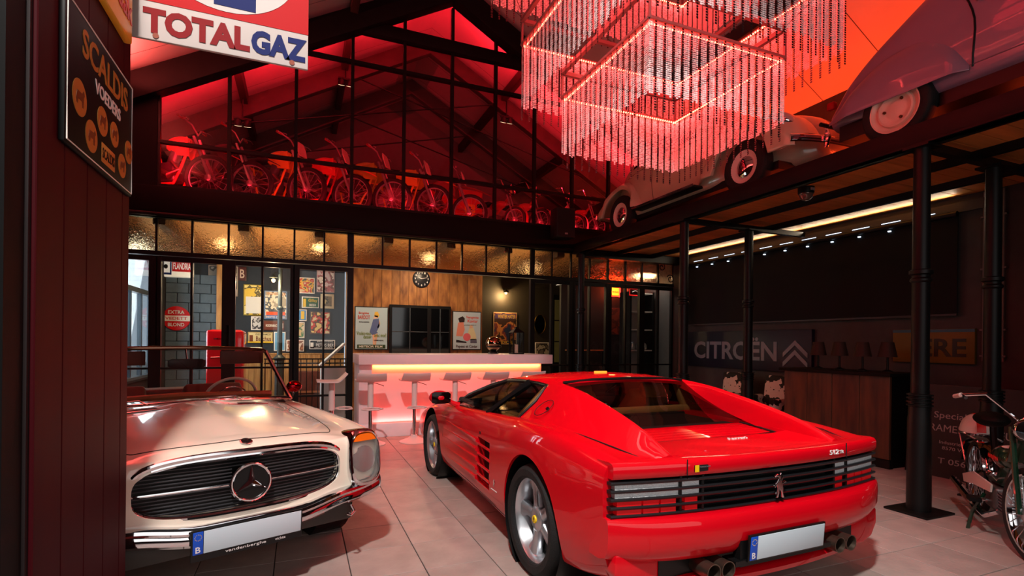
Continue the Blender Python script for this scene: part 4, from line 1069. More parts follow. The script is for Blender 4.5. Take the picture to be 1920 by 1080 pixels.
lilac = M('lilac_paint', (138, 116, 138), .32, coat=.6)
CV = thing('vintage_car', 'lilac vintage car with sloping tail and cream wheel at the front of the gallery', 'car', (5.70, 3.08, 3.292), PI)
cs = [
 (-.74, [(0, .40), (.38, .40), (.46, .44), (.48, .50), (.46, .56), (.3, .60), (0, .61)]),
 (-.5, [(0, .36), (.46, .36), (.54, .44), (.555, .62), (.53, .78), (.38, .86), (0, .88)]),
 (-.1, [(0, .34), (.52, .34), (.58, .44), (.60, .80), (.575, 1.02), (.42, 1.13), (0, 1.17)]),
 (.3, [(0, .34), (.56, .34), (.61, .44), (.625, .86), (.58, 1.22), (.42, 1.36), (0, 1.40)]),
 (.8, [(0, .34), (.58, .34), (.625, .44), (.64, .88), (.58, 1.36), (.42, 1.52), (0, 1.56)]),
 (1.5, [(0, .34), (.58, .34), (.625, .44), (.64, .88), (.58, 1.38), (.42, 1.55), (0, 1.60)]),
 (2.0, [(0, .34), (.58, .34), (.62, .44), (.63, .86), (.56, 1.28), (.40, 1.42), (0, 1.46)]),
 (2.25, [(0, .34), (.54, .34), (.58, .44), (.58, .80), (.50, 1.02), (.36, 1.10), (0, 1.14)]),
 (2.8, [(0, .36), (.34, .36), (.38, .46), (.38, .72), (.33, .88), (.22, .95), (0, .97)]),
 (3.2, [(0, .40), (.22, .40), (.26, .48), (.26, .62), (.22, .72), (.14, .76), (0, .77)]),
]
cv_me = loft(cs, 60, 5).mesh(lilac, 60); cvv = bvh_of(cv_me); link_mesh('body', cv_me, CV)
def dish_wheel(w, T, h):
    rr = .218; cw = M('cream_wheel', (222, 200, 182), .35)
    MB().lathe([(rr, h * .95), (rr - .012, h * .92), (rr - .03, h * .55), (.165, h * .40), (.155, h * .75), (.14, h * .80), (.11, h * .55), (.085, h * .50), (.06, h * .60), (0, h * .64)], T, 40).build('rim', cw, w)
    for k in range(3):
        a = 2 * PI * k / 3 + .5
        MB().lathe([(.014, h * .5), (.014, h * .72), (0, h * .74)], T @ Matrix.Translation((.098 * math.cos(a), .098 * math.sin(a), 0)), 6).build('wheel_bolt', M('rust_bolt', (90, 60, 40), .6, .5), w)
    return rr
for x, y in ((-.60, 0), (.60, 0), (-.60, 2.4), (.60, 2.4)): ground_wheel(CV, x, y, .305, .305, .14, -1 if x < 0 else 1, dish_wheel)
for s in (-1, 1):
    fender('rear_fender', CV, lilac, s, .56, -.66, [(.56, .46), (.5, .58), (.35, .76), (.12, .86), (-.1, .84), (-.35, .72), (-.55, .55), (-.66, .45)], 0, .1, .1, .50, .70, .40)
    fender('front_fender', CV, lilac, s, 3.05, 1.75, [(3.05, .45), (2.85, .62), (2.6, .74), (2.35, .76), (2.1, .66), (1.9, .5), (1.75, .40)], 2.4, .31, .36, .34, .72, .38)
    side_seam(cvv, [(.58, .42), (.60, .8), (.50, 1.1), (.42, 1.30)], CV, s, 'shut_line', .008, car_black); side_seam(cvv, [(1.45, .40), (1.45, .9), (1.45, 1.34)], CV, s, 'shut_line', .006, car_black)
    side_seam(cvv, [(-.55, .47), (0, .45), (.5, .44), (1.4, .43), (2.1, .43)], CV, s, 'sill_line', .005, M('lilac_dark', (110, 88, 104), .5))
    side_seam(cvv, [(.52, .99), (.9, 1.0), (1.6, 1.0), (2.1, .98)], CV, s, 'belt_crease', .007, lilac)
    MB().tube([(s * .65, .62, .93), (s * .685, .66, .935), (s * .685, .76, .935)], .009, 6).build('door_handle', chrome, CV)
    side_patch(cvv, [(.66, 1.06), (1.40, 1.06), (1.40, 1.32), (.76, 1.32)], dark_glass, 'side_window', CV, s)
    side_patch(cvv, [(1.50, 1.06), (2.05, 1.06), (1.98, 1.28), (1.50, 1.32)], dark_glass, 'front_window', CV, s)
    MB().b2((min(s * .5, s * .56), -.74, .60), (max(s * .5, s * .56), -.66, .68)).build('tail_lamp', M('tail_red', (160, 8, 8), .25), CV, bevel=.01)
G = [[(x * (.56 - .0 * t), -.735 + t * 1.28, .615 + .0 + (.88 - .615) * min(1, t / .19) * 0 + np.interp(-.735 + t * 1.28, [-.74, -.5, -.1, .3, .8], [.61, .88, 1.17, 1.40, 1.56]) + .012) for x in np.linspace(-.75, .75, 9)] for t in np.linspace(0.02, .98, 12)]
MB().tube([(x, -.76, .46) for x in np.linspace(-.62, .62, 7)], .022, 8).build('rear_bumper', car_black, CV)
MB().b2((-.55, -.6, .22), (.55, 2.9, .38)).build('underbody', car_black, CV)

# ================================================================== BEAD CHANDELIER
CHX, CHY = 2.46, 3.10
TI = [(3.35, .555, .43), (3.845, .80, .50), (4.74, 1.0, .48)]
bead_m = M('clear_bead', (240, 222, 222), .25, trans=.12, spec=.6)
black_bead = M('black_bead', (22, 8, 9), .3)
led_m = M('red_led', (255, 60, 45), emit=30)
rail_m = M('chandelier_rail', (120, 92, 90), .45, .3)
CH = thing('chandelier', 'large square tiered chandelier of hanging bead strings glowing red', 'chandelier', (CHX, CHY, 3.35))
def bead_strip(mb, x, y, z, L, ux, uy, w, step, rg):
    """string of flat facetted beads hanging from (x, y, z)"""
    k = 0; zz = z
    while zz > z - L:
        h = step * rg.uniform(.55, .85); a = w / 2
        px, py = ux * a, uy * a; nx_, ny_ = -uy * .0025, ux * .0025
        mb.add([(x - px, y - py, zz), (x, y, zz - h / 2 + .0), (x + px, y + py, zz), (x + px * .9, y + py * .9, zz - h), (x - px * .9, y - py * .9, zz - h), (x + nx_, y + ny_, zz - h / 2), (x - nx_, y - ny_, zz - h / 2)],
               [(0, 5, 4), (0, 2, 5), (2, 3, 5), (3, 4, 5), (0, 4, 6), (0, 6, 2), (2, 6, 3), (3, 6, 4)])
        zz -= step
rg = random.Random(3)
dk = MB(); bead_strip(dk, 0, 0, 0, .56, 1, 0, .017, .0165, rg); dk_me = {}
for ti, (Z, hs, L) in enumerate(TI):
    z0 = Z - 3.35
    tier = empty('tier', (0, 0, z0), parent=CH)
    for dz, k in ((0, 1.0), (.20, 1.0)):
        for (x0, y0, x1, y1) in ((-hs, -hs, hs, -hs), (hs, -hs, hs, hs), (hs, hs, -hs, hs), (-hs, hs, -hs, -hs)):
            MB().bar((x0, y0, dz), (x1, y1, dz), .03, .03 if dz else .016).build('rail', rail_m, tier)
    for sx in (-1, 1):
        for sy in (-1, 1):
            MB().bar((sx * hs, sy * hs, 0), (sx * hs, sy * hs, .2), .016, .016).build('rail_post', rail_m, tier)
            if ti < 2: MB().bar((sx * hs * .98, sy * hs * .98, .2), (sx * TI[ti + 1][1] * .98, sy * TI[ti + 1][1] * .98, TI[ti + 1][0] - Z), .006, .006).build('hanger_wire', rail_m, tier)
    curtain = MB(); led = MB()
    N = int(2 * hs / .0168)
    lz = L + .10
    me = MB(); bead_strip(me, 0, 0, 0, lz, 1, 0, .016, .0155, rg); me = me.mesh(black_bead, recalc=False)
    for si, (dx, dy) in enumerate(((1, 0), (0, 1), (-1, 0), (0, -1))):
        nx, ny = dy, -dx                                    # outward
        for k in range(N):
            t = -hs + (k + .5) * 2 * hs / N
            x, y = nx * hs + dx * t, ny * hs + dy * t
            if k % 4 == 2:
                o = link_mesh('black_bead_string', me, tier, (x + nx * .008, y + ny * .008, -.01)); o.rotation_euler = (0, 0, math.atan2(dy, dx))
            else:
                bead_strip(curtain, x, y, -.01, L * rg.uniform(.96, 1.02), dx, dy, .0162, .0125, rg)
        nl = int(2 * hs / .022)
        for k in range(nl):
            t = -hs + (k + .5) * 2 * hs / nl; x, y = nx * (hs - .022) + dx * t, ny * (hs - .022) + dy * t
            led.ball((x, y, -.016), .0075, 6, 4)
        lo = light('chandelier_led', 'AREA', (CHX + nx * (hs - .04), CHY + ny * (hs - .04), Z - .02), (4, 6, 6)[ti], (1, .06, .06), .03, 2 * hs)
        lo.rotation_euler = (0, 0, math.atan2(-dx, dy)) if False else (0, 0, math.atan2(dy, dx) + PI / 2)
    tag(curtain.build('bead_curtain', bead_m, tier, merge=0, recalc=False), kind='stuff')
    tag(led.build('led_strip', led_m, tier, merge=0, smooth=90), kind='stuff')
    # upward glow on the ceiling from the same strips
light('chandelier_up', 'POINT', (CHX, CHY, 5.2), 55, RED, .5)
light('chandelier_core', 'POINT', (CHX, CHY, 3.7), 26, (1, .07, .06), .3)
for sx in (-1, 1):
    for sy in (-1, 1): MB().cyl((sx * .98, sy * .98, 1.59), (sx * .6, sy * .6, zt(CHX + sx * .6) + .5 - 3.35), .004, n=6).build('suspension_wire', rail_m, CH)
# ================================================================== BAR AND STOOLS
BAR = thing('bar_counter', 'white bar counter with a glowing orange-red front', 'bar', (0, 0, 0))
bw_m = M('bar_white', (226, 216, 222), .38, var=.02)
BX0, BX1 = .775, 3.84
MB().b2((BX0, 7.60, 1.07), (BX1, 8.50, 1.215)).build('counter_top', bw_m, BAR, bevel=.006)
MB().b2((BX0 + .09, 7.83, .20), (BX1 - .1, 8.40, 1.07)).build('front_panel', M('bar_panel', (225, 196, 198), .5), BAR)
MB().b2((BX0 + .02, 7.74, 0), (BX1 - .04, 8.45, .20)).build('plinth', bw_m, BAR, bevel=.004)
MB().b2((BX0 + .02, 7.74, .20), (BX0 + .20, 8.46, 1.07)).build('end_panel', bw_m, BAR, bevel=.004)
MB().b2((BX0 + .21, 7.79, 1.061), (BX1 - .12, 7.815, 1.069)).build('led_strip', M('bar_led', (255, 120, 40), emit=3), BAR)
MB().b2((BX0 + .21, 7.79, .202), (BX1 - .12, 7.81, .21)).build('floor_led', M('bar_led_low', (255, 70, 60), emit=4), BAR)
light('bar_glow', 'AREA', ((BX0 + BX1) / 2 + .05, 7.80, 1.045), 26, (1, .10, .025), BX1 - BX0 - .35, .02).rotation_euler = (math.radians(38), 0, 0)
light('bar_glow_low', 'AREA', ((BX0 + BX1) / 2 + .05, 7.79, .215), 14, (1, .08, .07), BX1 - BX0 - .35, .02).rotation_euler = (math.radians(150), 0, 0)

def stool(label, x, y, rz):
    t = thing('bar_stool', label, 'bar stool', (x, y, 0), rz, 'white bar stools along the counter')
    sw_ = M('stool_white', (214, 196, 194), .35)
    MB().lathe([(.205, 0), (.205, .008), (.17, .022), (.09, .05), (.045, .085), (.04, .10)], n=28, cap=True).build('base', sw_, t)
    MB().cyl((0, 0, .09), (0, 0, .50), .026, n=14).build('gas_tube', chrome, t)
    MB().cyl((0, 0, .48), (0, 0, .85), .040, n=16).build('column', sw_, t)
    MB().tube([(0, -.04, .50), (.10, -.09, .50), (.135, -.19, .50), (.08, -.255, .50), (-.08, -.255, .50), (-.135, -.19, .50), (-.10, -.09, .50)], .011, 8, closed=True).build('foot_rest', sw_, t)
    G = []
    for v in np.linspace(-1, 1, 13):
        yy_ = .19 * v; z = .865 + (.20 * max(0, -v - .40) ** 1.2 if v < 0 else .022 * max(0, v - .5))
        G.append([(.20 * u * (1 - .06 * abs(v) ** 4), yy_, z + .010 * u * u) for u in np.linspace(-1, 1, 7)])
    G2 = [[(x_, y_, z_ - .018) for x_, y_, z_ in r] for r in G]; mb = MB().grid(G).grid(G2); mb.f += rim_faces(13, 7, 13 * 7)
    mb.build('seat', sw_, t, smooth=60)
    MB().tube([(.03, 0, .84), (.10, .02, .82), (.18, .03, .79)], .005, 6).build('lever', chrome, t)
stool('white bar stool turned sideways, at the left end of the counter', .40, 7.30, PI / 2)
for k, x in enumerate((.90, 1.50, 2.09, 2.68, 3.27)):
    stool(['white bar stool standing before the left corner of the counter', 'white bar stool second from the corner, clear of both cars', 'white bar stool above the mirror of the red car', 'white bar stool half hidden by the red car roof', 'white bar stool furthest right behind the red car roof'][k], x, 7.26, 0)

# lantern and clutter on the counter
LN = thing('lantern', 'black metal lantern with glass sides at the right end of the bar', 'lantern', (3.38, 8.05, 1.215))
MB().b2((-.10, -.10, 0), (.10, .10, .02)).build('base', black_steel, LN)
for sx in (-1, 1):
    for sy in (-1, 1): MB().b2((sx * .09 - .008, sy * .09 - .008, .02), (sx * .09 + .008, sy * .09 + .008, .36)).build('post', black_steel, LN)
MB().lathe([(.15, .36), (.13, .375), (.04, .43), (.03, .46), (0, .46)], Matrix.Rotation(PI / 4, 4, 'Z'), 4).build('roof', black_steel, LN, smooth=10)
MB().tube([(.06 * math.cos(a), 0, .50 + .06 * math.sin(a)) for a in np.linspace(-.4, PI + .4, 14)], .005, 6).build('ring_handle', black_steel, LN)
for a in range(4): 
    g = MB(); g.T = Matrix.Rotation(a * PI / 2, 4, 'Z'); g.b2((-.082, -.088, .02), (.082, -.085, .36)); g.build('pane', clear, LN)
MB().cyl((0, 0, .02), (0, 0, .16), .03, n=12).build('candle', M('candle', (214, 190, 170), .6), LN)
HT = thing('chrome_helmet', 'shiny chrome helmet-shaped trophy in the alcove behind the bar', 'trophy', (3.05, 8.28, 1.215))
MB().ball((0, 0, .17), (.13, .15, .13), 20, 14).build('shell', M('bronze_chrome', (170, 140, 110), .1, 1.), HT)
MB().tube([(.12 * math.cos(a), -.02 + .14 * math.sin(a), .12) for a in np.linspace(PI, 2 * PI, 14)], .014, 8).build('visor_rim', black_steel, HT)
MB().lathe([(.09, 0), (.085, .02), (.04, .05)], n=20, cap=True).build('foot', black_steel, HT)

# ================================================================== ROOM BEHIND THE GLASS
navy = M('navy_wall', (34, 42, 52), .75, var=.08); olive = M('olive_wall', (44, 36, 22), .75, var=.08)
knotty = M('knotty_pine', (186, 124, 66), .55, vscale=2.6, stretch=(3, 3, 1.1), col2=(104, 58, 26), rnd=.14)
pale_pine = M('pale_pine', (206, 158, 98), .55, vscale=3, stretch=(6, 6, .8), col2=(160, 110, 60), rnd=.10)
BY, WY = 12.3, 10.8
struct('wall_posters', MB().b2((XL, BY, 0), (.93, BY + .1, 3.3)), navy)
wa = struct('wall_alcove', MB().b2((3.70, BY, 0), (XR, BY + .1, 3.3)), olive)
wi = struct('wall_wood', MB().b2((.94, WY + .02, 0), (3.71, WY + .1, 3.3)), M('wall_core', (60, 38, 22), .8))
x = .945
while x < 3.68:
    w = random.uniform(.16, .26); w = min(w, 3.71 - x)
    MB().b2((x + .003, WY, 0), (x + w - .003, WY + .022, 3.26)).build('plank', knotty, wi, bevel=.003, seg=1, loc=(0, 0, 0)); x += w
ws = struct('wall_wood_side', MB().b2((.96, WY + .1, 0), (1.0, BY, 3.3)).b2((3.66, WY + .1, 0), (3.70, BY, 3.3)), M('wall_core'))
for s, xx in ((-1, .94), (1, 3.70)):
    for k in range(7): MB().b2((xx, WY + .03 + k * .2, 0), (xx + .02, WY + .225 + k * .2, 3.26)).build('plank', knotty, ws, bevel=.003, seg=1)
wn2 = S('wainscot')
for k in range(21): MB().b2((-1.2 + k * .1015, BY - .03, 0), (-1.102 + k * .1015, BY - .005, 1.10)).build('plank', pale_pine, wn2, bevel=.004, seg=1)
MB().b2((-1.2, BY - .045, 1.10), (.93, BY, 1.125)).build('cap_rail', pale_pine, wn2)
# painted block wall with a round enamel sign
blk = struct('wall_blocks', MB().b2((XL, BY - .06, 0), (-1.55, BY, 2.72)), M('mortar_blue', (40, 50, 60), .85))
block_m = M('painted_block', (84, 102, 116), .6, var=.1, bump=.3, bscale=25, rnd=.08)
for r in range(14):
    x = XL - (.2 if r % 2 else 0)
    while x < -1.55:
        a, b = max(x, XL), min(x + .395, -1.55)
        if b - a > .04: MB().b2((a + .004, BY - .085, r * .195 + .004), (b - .004, BY - .05, r * .195 + .191)).build('block', block_m, blk, bevel=.006, seg=1)
        x += .40
struct('trim_9', MB().b2((-1.60, BY - .14, 0), (-1.5, BY - .05, 3.26)), pale_pine, bevel=.004)
# arched window in the left wall with daylight behind
aw = S('window_8')
wfm = M('window_frame_blue', (38, 50, 60), .5)
YA, YB = 9.2, 11.6; ym = (YA + YB) / 2; ra = (YB - YA) / 2
arch = [(YA, .75), (YA, 2.2)] + [(ym - ra * math.cos(a), 2.2 + .92 * math.sin(a)) for a in np.linspace(0, PI, 24)] + [(YB, .75)]
MB().tube([(XL + .02, y, z) for y, z in arch], .06, 8, closed=True, flat=1).build('arch_frame', wfm, aw)
pts = [(YA, 3.32)] + [(ym - ra * math.cos(a), 2.2 + .92 * math.sin(a)) for a in np.linspace(0, PI, 24)] + [(YB, 3.32)]
sp_ = MB()
for i in range(1, len(pts) - 2):
    (y0, z0), (y1, z1) = pts[i], pts[i + 1]; sp_.add([(XL - .1, y0, z0), (XL - .1, y1, z1), (XL - .1, y1, 3.34), (XL - .1, y0, 3.34), (XL, y0, z0), (XL, y1, z1), (XL, y1, 3.34), (XL, y0, 3.34)], [(0, 1, 2, 3), (7, 6, 5, 4), (0, 4, 5, 1), (1, 5, 6, 2), (2, 6, 7, 3), (3, 7, 4, 0)])
sp_.build('spandrel', navy, aw)
MB().b2((XL - .03, YA, 2.16), (XL + .05, YB, 2.24)).build('transom', wfm, aw)
for y in (9.8, 10.4, 11.0): MB().b2((XL - .02, y - .025, .75), (XL + .04, y + .025, 2.2)).build('mullion', wfm, aw)
ys = [YA, 9.8, 10.4, 11.0, YB]
for a, b in zip(ys[:-1], ys[1:]): MB().b2((XL + .005, a + .03, .78), (XL + .01, b - .03, 2.16)).build('pane', clear, aw)
MB().prism([(y, z) for y, z in arch[1:-1]], (XL + .005, 0, 0), (0, 1, 0), (0, 0, 1), (.005, 0, 0)).build('arch_pane', clear, aw)
yard = struct('ground_outside', MB().b2((-30, -10, -.2), (XL - .2, 40, -.1)), M('yard_gravel', (150, 145, 138), .9, var=.1))
light('window_daylight', 'AREA', (XL - .35, 10.4, 1.9), 150, (.86, .94, 1.0), 2.2, 2.2, target=(2, 10.2, 1.2))

RANK = {}
def poster(name, label, cat, r, Y, frame, art, texts=(), fw=.018, mat=None, depth=.025, group='pictures on the walls behind the glass', bars=()):
    a, b = onY(r[0], r[1], Y), onY(r[2], r[3], Y); c = (a + b) / 2; w, h = abs(b.x - a.x), abs(a.z - b.z)
    t = thing(name, label, cat, c, 0, group)
    MB().b2((-w / 2, -depth, -h / 2), (w / 2, 0, h / 2)).build('frame', M('frame_%d_%d_%d' % tuple(frame), frame, .45, var=.05), t, bevel=.003)
    am = mat or art_mat('print', art, 2.2 / max(w, .2), RANK.setdefault('k', 0) + len(RANK) * 1.3 + r[0] * .17)
    MB().b2((-w / 2 + fw, -depth - .002, -h / 2 + fw), (w / 2 - fw, -depth + .004, h / 2 - fw)).build('print', am, t)
    for k, (x0, y0, x1, y1, col) in enumerate(bars):
        MB().b2((-w / 2 + x0 * w, -depth - .0035, h / 2 - y1 * h), (-w / 2 + x1 * w, -depth - .002, h / 2 - y0 * h)).build('colour_field', M('ink_%d_%d_%d' % tuple(col), col, .5), t)
    for body, cx, cy, tw, th, col in texts:
        text(body, tw * w, th * h, (-w / 2 + cx * w, -depth - .0045, h / 2 - cy * h), (1, 0, 0), (0, 0, 1), M('ink_%d_%d_%d' % tuple(col), col, .5), t, 'lettering', .0012, .012)
    return t
Wt, Bk, Rd, Yl = (236, 230, 220), (18, 18, 20), (190, 30, 26), (226, 184, 40)
Pz = BY - .002
poster('framed_poster', 'poster of red and yellow motorcycle racers high on the navy wall', 'poster', (559, 520, 590, 551), Pz, Wt, [(200, 180, 140), (190, 40, 30), (220, 170, 50), (70, 70, 60)])
poster('framed_poster', 'pink and cream film poster in the top right corner of the navy wall', 'poster', (594, 507, 627, 549), Pz, (190, 150, 140), [(220, 190, 180), (180, 90, 90), (120, 70, 60), (230, 210, 190)])
poster('beer_sign', 'green and yellow beer sign with a glass below the racers poster', 'sign', (566, 556, 598, 578), Pz, Wt, None, [('Gilley', .64, .36, .52, .34, Yl), ('BEER', .64, .74, .40, .2, Wt)], mat=M('sign_green', (20, 84, 46), .4), bars=((.08, .2, .24, .9, Yl),))
poster('framed_picture', 'small cream mount with a dark photo right of the green beer sign', 'picture', (601, 551, 626, 579), Pz, (200, 180, 140), [(190, 165, 110), (60, 60, 40), (110, 90, 60)], fw=.05)
poster('beer_sign', 'narrow blue sign with a tall beer glass', 'sign', (557, 580, 575, 602), Pz, Wt, None, (), mat=M('sign_blue', (60, 130, 190), .4), bars=((.4, .15, .75, .85, Yl),))
poster('framed_poster', 'film poster with a cowboy-hatted figure in the middle of the navy wall', 'poster', (582, 584, 619, 627), Pz, (90, 70, 60), [(214, 196, 150), (200, 60, 40), (90, 60, 40), (230, 200, 120)], [('FORT', .5, .88, .6, .12, Rd)])
poster('beer_sign', 'small cream and green sign left of the film poster', 'sign', (557, 604, 571, 634), Pz, Wt, [(214, 200, 170), (60, 120, 80), (200, 170, 120)])
poster('framed_picture', 'framed picture of two brown beer crests near the wainscot', 'picture', (537, 637, 570, 659), Pz, Wt, [(220, 200, 180), (130, 80, 60), (180, 120, 90)])
poster('brewery_sign', 'black and white brewery sign just above the wainscot', 'sign', (580, 637, 628, 655), Pz, Wt, None, [('PIETERS BIER', .6, .55, .68, .34, Wt), ('BROUWERIJ', .6, .2, .6, .14, Wt), ('MELKEIPERIJ', .55, .85, .7, .13, Wt)], mat=M('sign_black', (20, 20, 22), .4), bars=((.05, .3, .16, .75, Wt),))
poster('beer_sign', 'tall light blue sign with a dark bottle', 'sign', (514, 622, 535, 658), Pz, Wt, None, (), mat=M('sign_sky', (110, 170, 210), .4), bars=((.4, .35, .6, .95, Bk), (.45, .1, .55, .4, Bk)))
poster('beer_sign', 'cream beer sign with brown lettering and a beer glass at the left', 'sign', (465, 622, 512, 643), Pz, (150, 130, 80), None, [('Bacchus', .62, .62, .6, .42, (110, 40, 30)), ('OUD VLAAMSCH', .6, .22, .6, .16, Bk)], mat=M('sign_cream', (216, 200, 150), .4), bars=((.06, .3, .2, .9, (120, 60, 30)), (.0, .85, 1, 1, Yl)))
poster('beer_sign', 'brown sign with a pale disc beneath the racing poster', 'sign', (494, 601, 533, 620), Pz, (80, 40, 30), None, [('RODENBACH', .42, .5, .6, .26, Wt)], mat=M('sign_brown', (110, 52, 36), .4), bars=((.8, .25, .95, .75, (190, 180, 170)),))
poster('framed_picture', 'black and white picture of a penguin-like figure', 'picture', (471, 593, 492, 619), Pz, Wt, [(200, 200, 200), (60, 60, 64), (150, 150, 150)])
poster('racing_poster', 'motorcycle racing poster with a blue frame beside the lamp', 'poster', (496, 545, 538, 599), Pz, (100, 130, 170), [(214, 204, 180), (60, 70, 80), (214, 204, 180), (150, 140, 120)], [('VIGNOLLES', .5, .10, .8, .09, (200, 120, 40)), ('MOTO CROSS', .5, .93, .8, .07, Wt)], bars=((.08, .74, .92, .86, (220, 80, 30)), (.08, .86, .92, .98, (60, 110, 170))))
poster('yellow_sign', 'yellow sign partly covered by a white sheet', 'sign', (457, 533, 491, 592), Pz, (150, 130, 30), [(214, 180, 60), (90, 80, 40), (230, 210, 130)])
poster('paper_sheet', 'blank white sheet hung over the yellow sign', 'paper', (461, 556, 491, 588), Pz - .03, Wt, None, mat=M('paper_white', (214, 214, 210), .7), depth=.004, fw=.002)
poster('framed_portrait', 'large grey portrait of a man in a flat cap', 'picture', (391, 497, 446, 556), Pz, (150, 140, 130), [(120, 118, 112), (60, 58, 56), (150, 145, 138)])  # reflection in the glass, built as a picture on the wall
poster('letter_sign', 'dark red sign with a mirrored letter B', 'sign', (447, 500, 462, 527), Pz, (60, 14, 16), None, [('B', .5, .5, .55, .62, (200, 180, 160))], mat=M('sign_red_dark', (70, 16, 18), .4))  # reflected lettering, built as a solid sign
# light box and round enamel sign on the block wall
lbx = onY(332, 502, BY - .1)
lt = thing('light_box_sign', 'glowing white light box with a blue emblem and red lettering', 'sign', lbx)
MB().b2((-.30, -.12, -.20), (.30, 0, .20)).build('housing', M('lightbox_cream', (240, 232, 210), emit=.5), lt, bevel=.03, seg=3)
MB().b2((-.26, -.128, -.16), (-.07, -.118, .16)).build('emblem_field', M('lightbox_blue', (30, 60, 140), .4), lt)
MB().b2((-.235, -.131, -.12), (-.095, -.12, .12)).build('emblem_panel', M('lightbox_white', (235, 230, 220), emit=.4), lt)
MB().ball((-.165, -.132, 0), (.035, .008, .045), 14, 8).build('emblem_dot', M('ink_18_18_20', Bk, .5), lt)
MB().b2((-.06, -.128, -.09), (.28, -.118, .13)).build('red_band', M('lightbox_red', (200, 20, 24), emit=.25), lt)
text('FLANDRIA', .30, .13, (.11, -.130, .02), (1, 0, 0), (0, 0, 1), M('lightbox_white'), lt, 'lettering', .002, .015)
vs_ = thing('round_beer_sign', 'round red enamel sign with a white band on the grey block wall', 'sign', onY(331, 597, BY - .09))
TD = Matrix.Rotation(PI / 2, 4, 'X'); R_ = .245
MB().lathe([(R_, 0), (R_, .012), (R_ - .01, .02), (0, .024)], TD, 36).build('disc', M('enamel_red', (206, 24, 26), .25, coat=.5), vs_)
MB().b2((-R_ + .005, -.03, -.055), (R_ - .005, -.022, .055)).build('band', M('enamel_white', (232, 228, 220), .3), vs_)
for b_, z_, w_, h_, c_ in (('EXTRA', .125, .28, .07, 'enamel_white'), ('VEDETT', 0, .38, .06, 'enamel_red'), ('BLOND', -.125, .28, .07, 'enamel_white')):
    text(b_, w_, h_, (0, -.032, z_), (1, 0, 0), (0, 0, 1), M(c_), vs_, 'lettering', .002, .015)
# red fridge
FG = thing('retro_fridge', 'glossy red rounded retro fridge behind the glass doors', 'fridge', (-1.19, 10.15, 0))
fr_m = M('fridge_red', (205, 12, 22), .2, coat=.8)
MB().b2((-.28, -.02, .06), (.28, .55, 1.58)).build('cabinet', fr_m, FG, bevel=.07, seg=4)
dr_ = MB().b2((-.28, -.09, .12), (.28, -.01, 1.565)).build('door', fr_m, FG, bevel=.035, seg=4)
MB().tube([(-.20, -.09, 1.10), (-.20, -.13, 1.10), (-.02, -.13, 1.11), (-.02, -.09, 1.11)], .016, 8).build('handle', chrome, dr_)
text('SMEG', .14, .03, (-.1, -.092, 1.42), (1, 0, 0), (0, 0, 1), chrome, dr_, 'maker_badge', .006, .01)
MB().b2((-.24, .0, 0), (.24, .5, .07)).build('feet', black_steel, FG)
# lamp post with a bulb
LP = thing('lamp_post', 'grey-green cast-iron lamp post with a warm bulb behind the glass', 'lamp', (-.37, 11.2, 0))
lpm = M('iron_green', (60, 70, 70), .45, .4)
MB().lathe([(.14, 0), (.14, .06), (.09, .12), (.085, 1.0), (.11, 1.03), (.11, 1.06), (.05, 1.12), (.045, 2.0), (.065, 2.02), (.065, 2.05), (.04, 2.08), (.035, 3.0)], n=18).build('post', lpm, LP)
MB().tube([(0, 0, 2.70), (-.06, -.06, 2.74), (-.12, -.10, 2.70)], .010, 6).build('arm', lpm, LP)
MB().lathe([(.02, .06), (.07, .0), (.075, -.005)], Matrix.Translation((-.12, -.10, 2.63)), 18).build('shade', lpm, LP)
MB().ball((-.12, -.10, 2.57), .035, 12, 8).build('bulb', M('bulb_glow', (255, 190, 110), emit=25), LP)
light('lamp_post_bulb', 'POINT', (-.49, 11.08, 2.50), 55, (1, .70, .40), .05)
# railing in front of the wainscot and the slanted display stand
RG = thing('stair_railing', 'black iron railing with thin balusters in front of the pine wainscot', 'railing', (0, 10.4, 0))
for z in (.98, 1.06): MB().b2((-.6, -.012, z - .012), (.85, .012, z + .012)).build('rail', black_steel, RG)
MB().b2((-.6, -.012, .35), (.85, .012, .37)).build('rail', black_steel, RG)
for k in range(15): MB().cyl((-.58 + k * .10, 0, 0), (-.58 + k * .10, 0, 1.05), .008, n=6).build('baluster', black_steel, RG)
SB = thing('storage_chest', 'reddish brown leather chest behind the railing', 'chest', (.10, 11.3, 0))
MB().b2((-.30, -.2, 0), (.30, .2, .78)).build('body', M('chest_brown', (96, 48, 42), .5, var=.15), SB, bevel=.015)
MB().b2((-.31, -.21, .36), (.31, .21, .40)).build('strap', M('chest_strap', (170, 110, 80), .5), SB)
DS = thing('display_stand', 'pale grey stand with a slanted top beside the bar', 'stand', (.62, 9.7, 0))
MB().b2((-.28, -.2, 0), (.12, .2, .95)).build('cabinet', M('stand_grey', (196, 200, 204), .5), DS, bevel=.006)
MB().bar((-.30, 0, .96), (.12, 0, 1.36), .44, .035).build('slanted_top', M('stand_top', (206, 206, 204), .4), DS, bevel=.004)

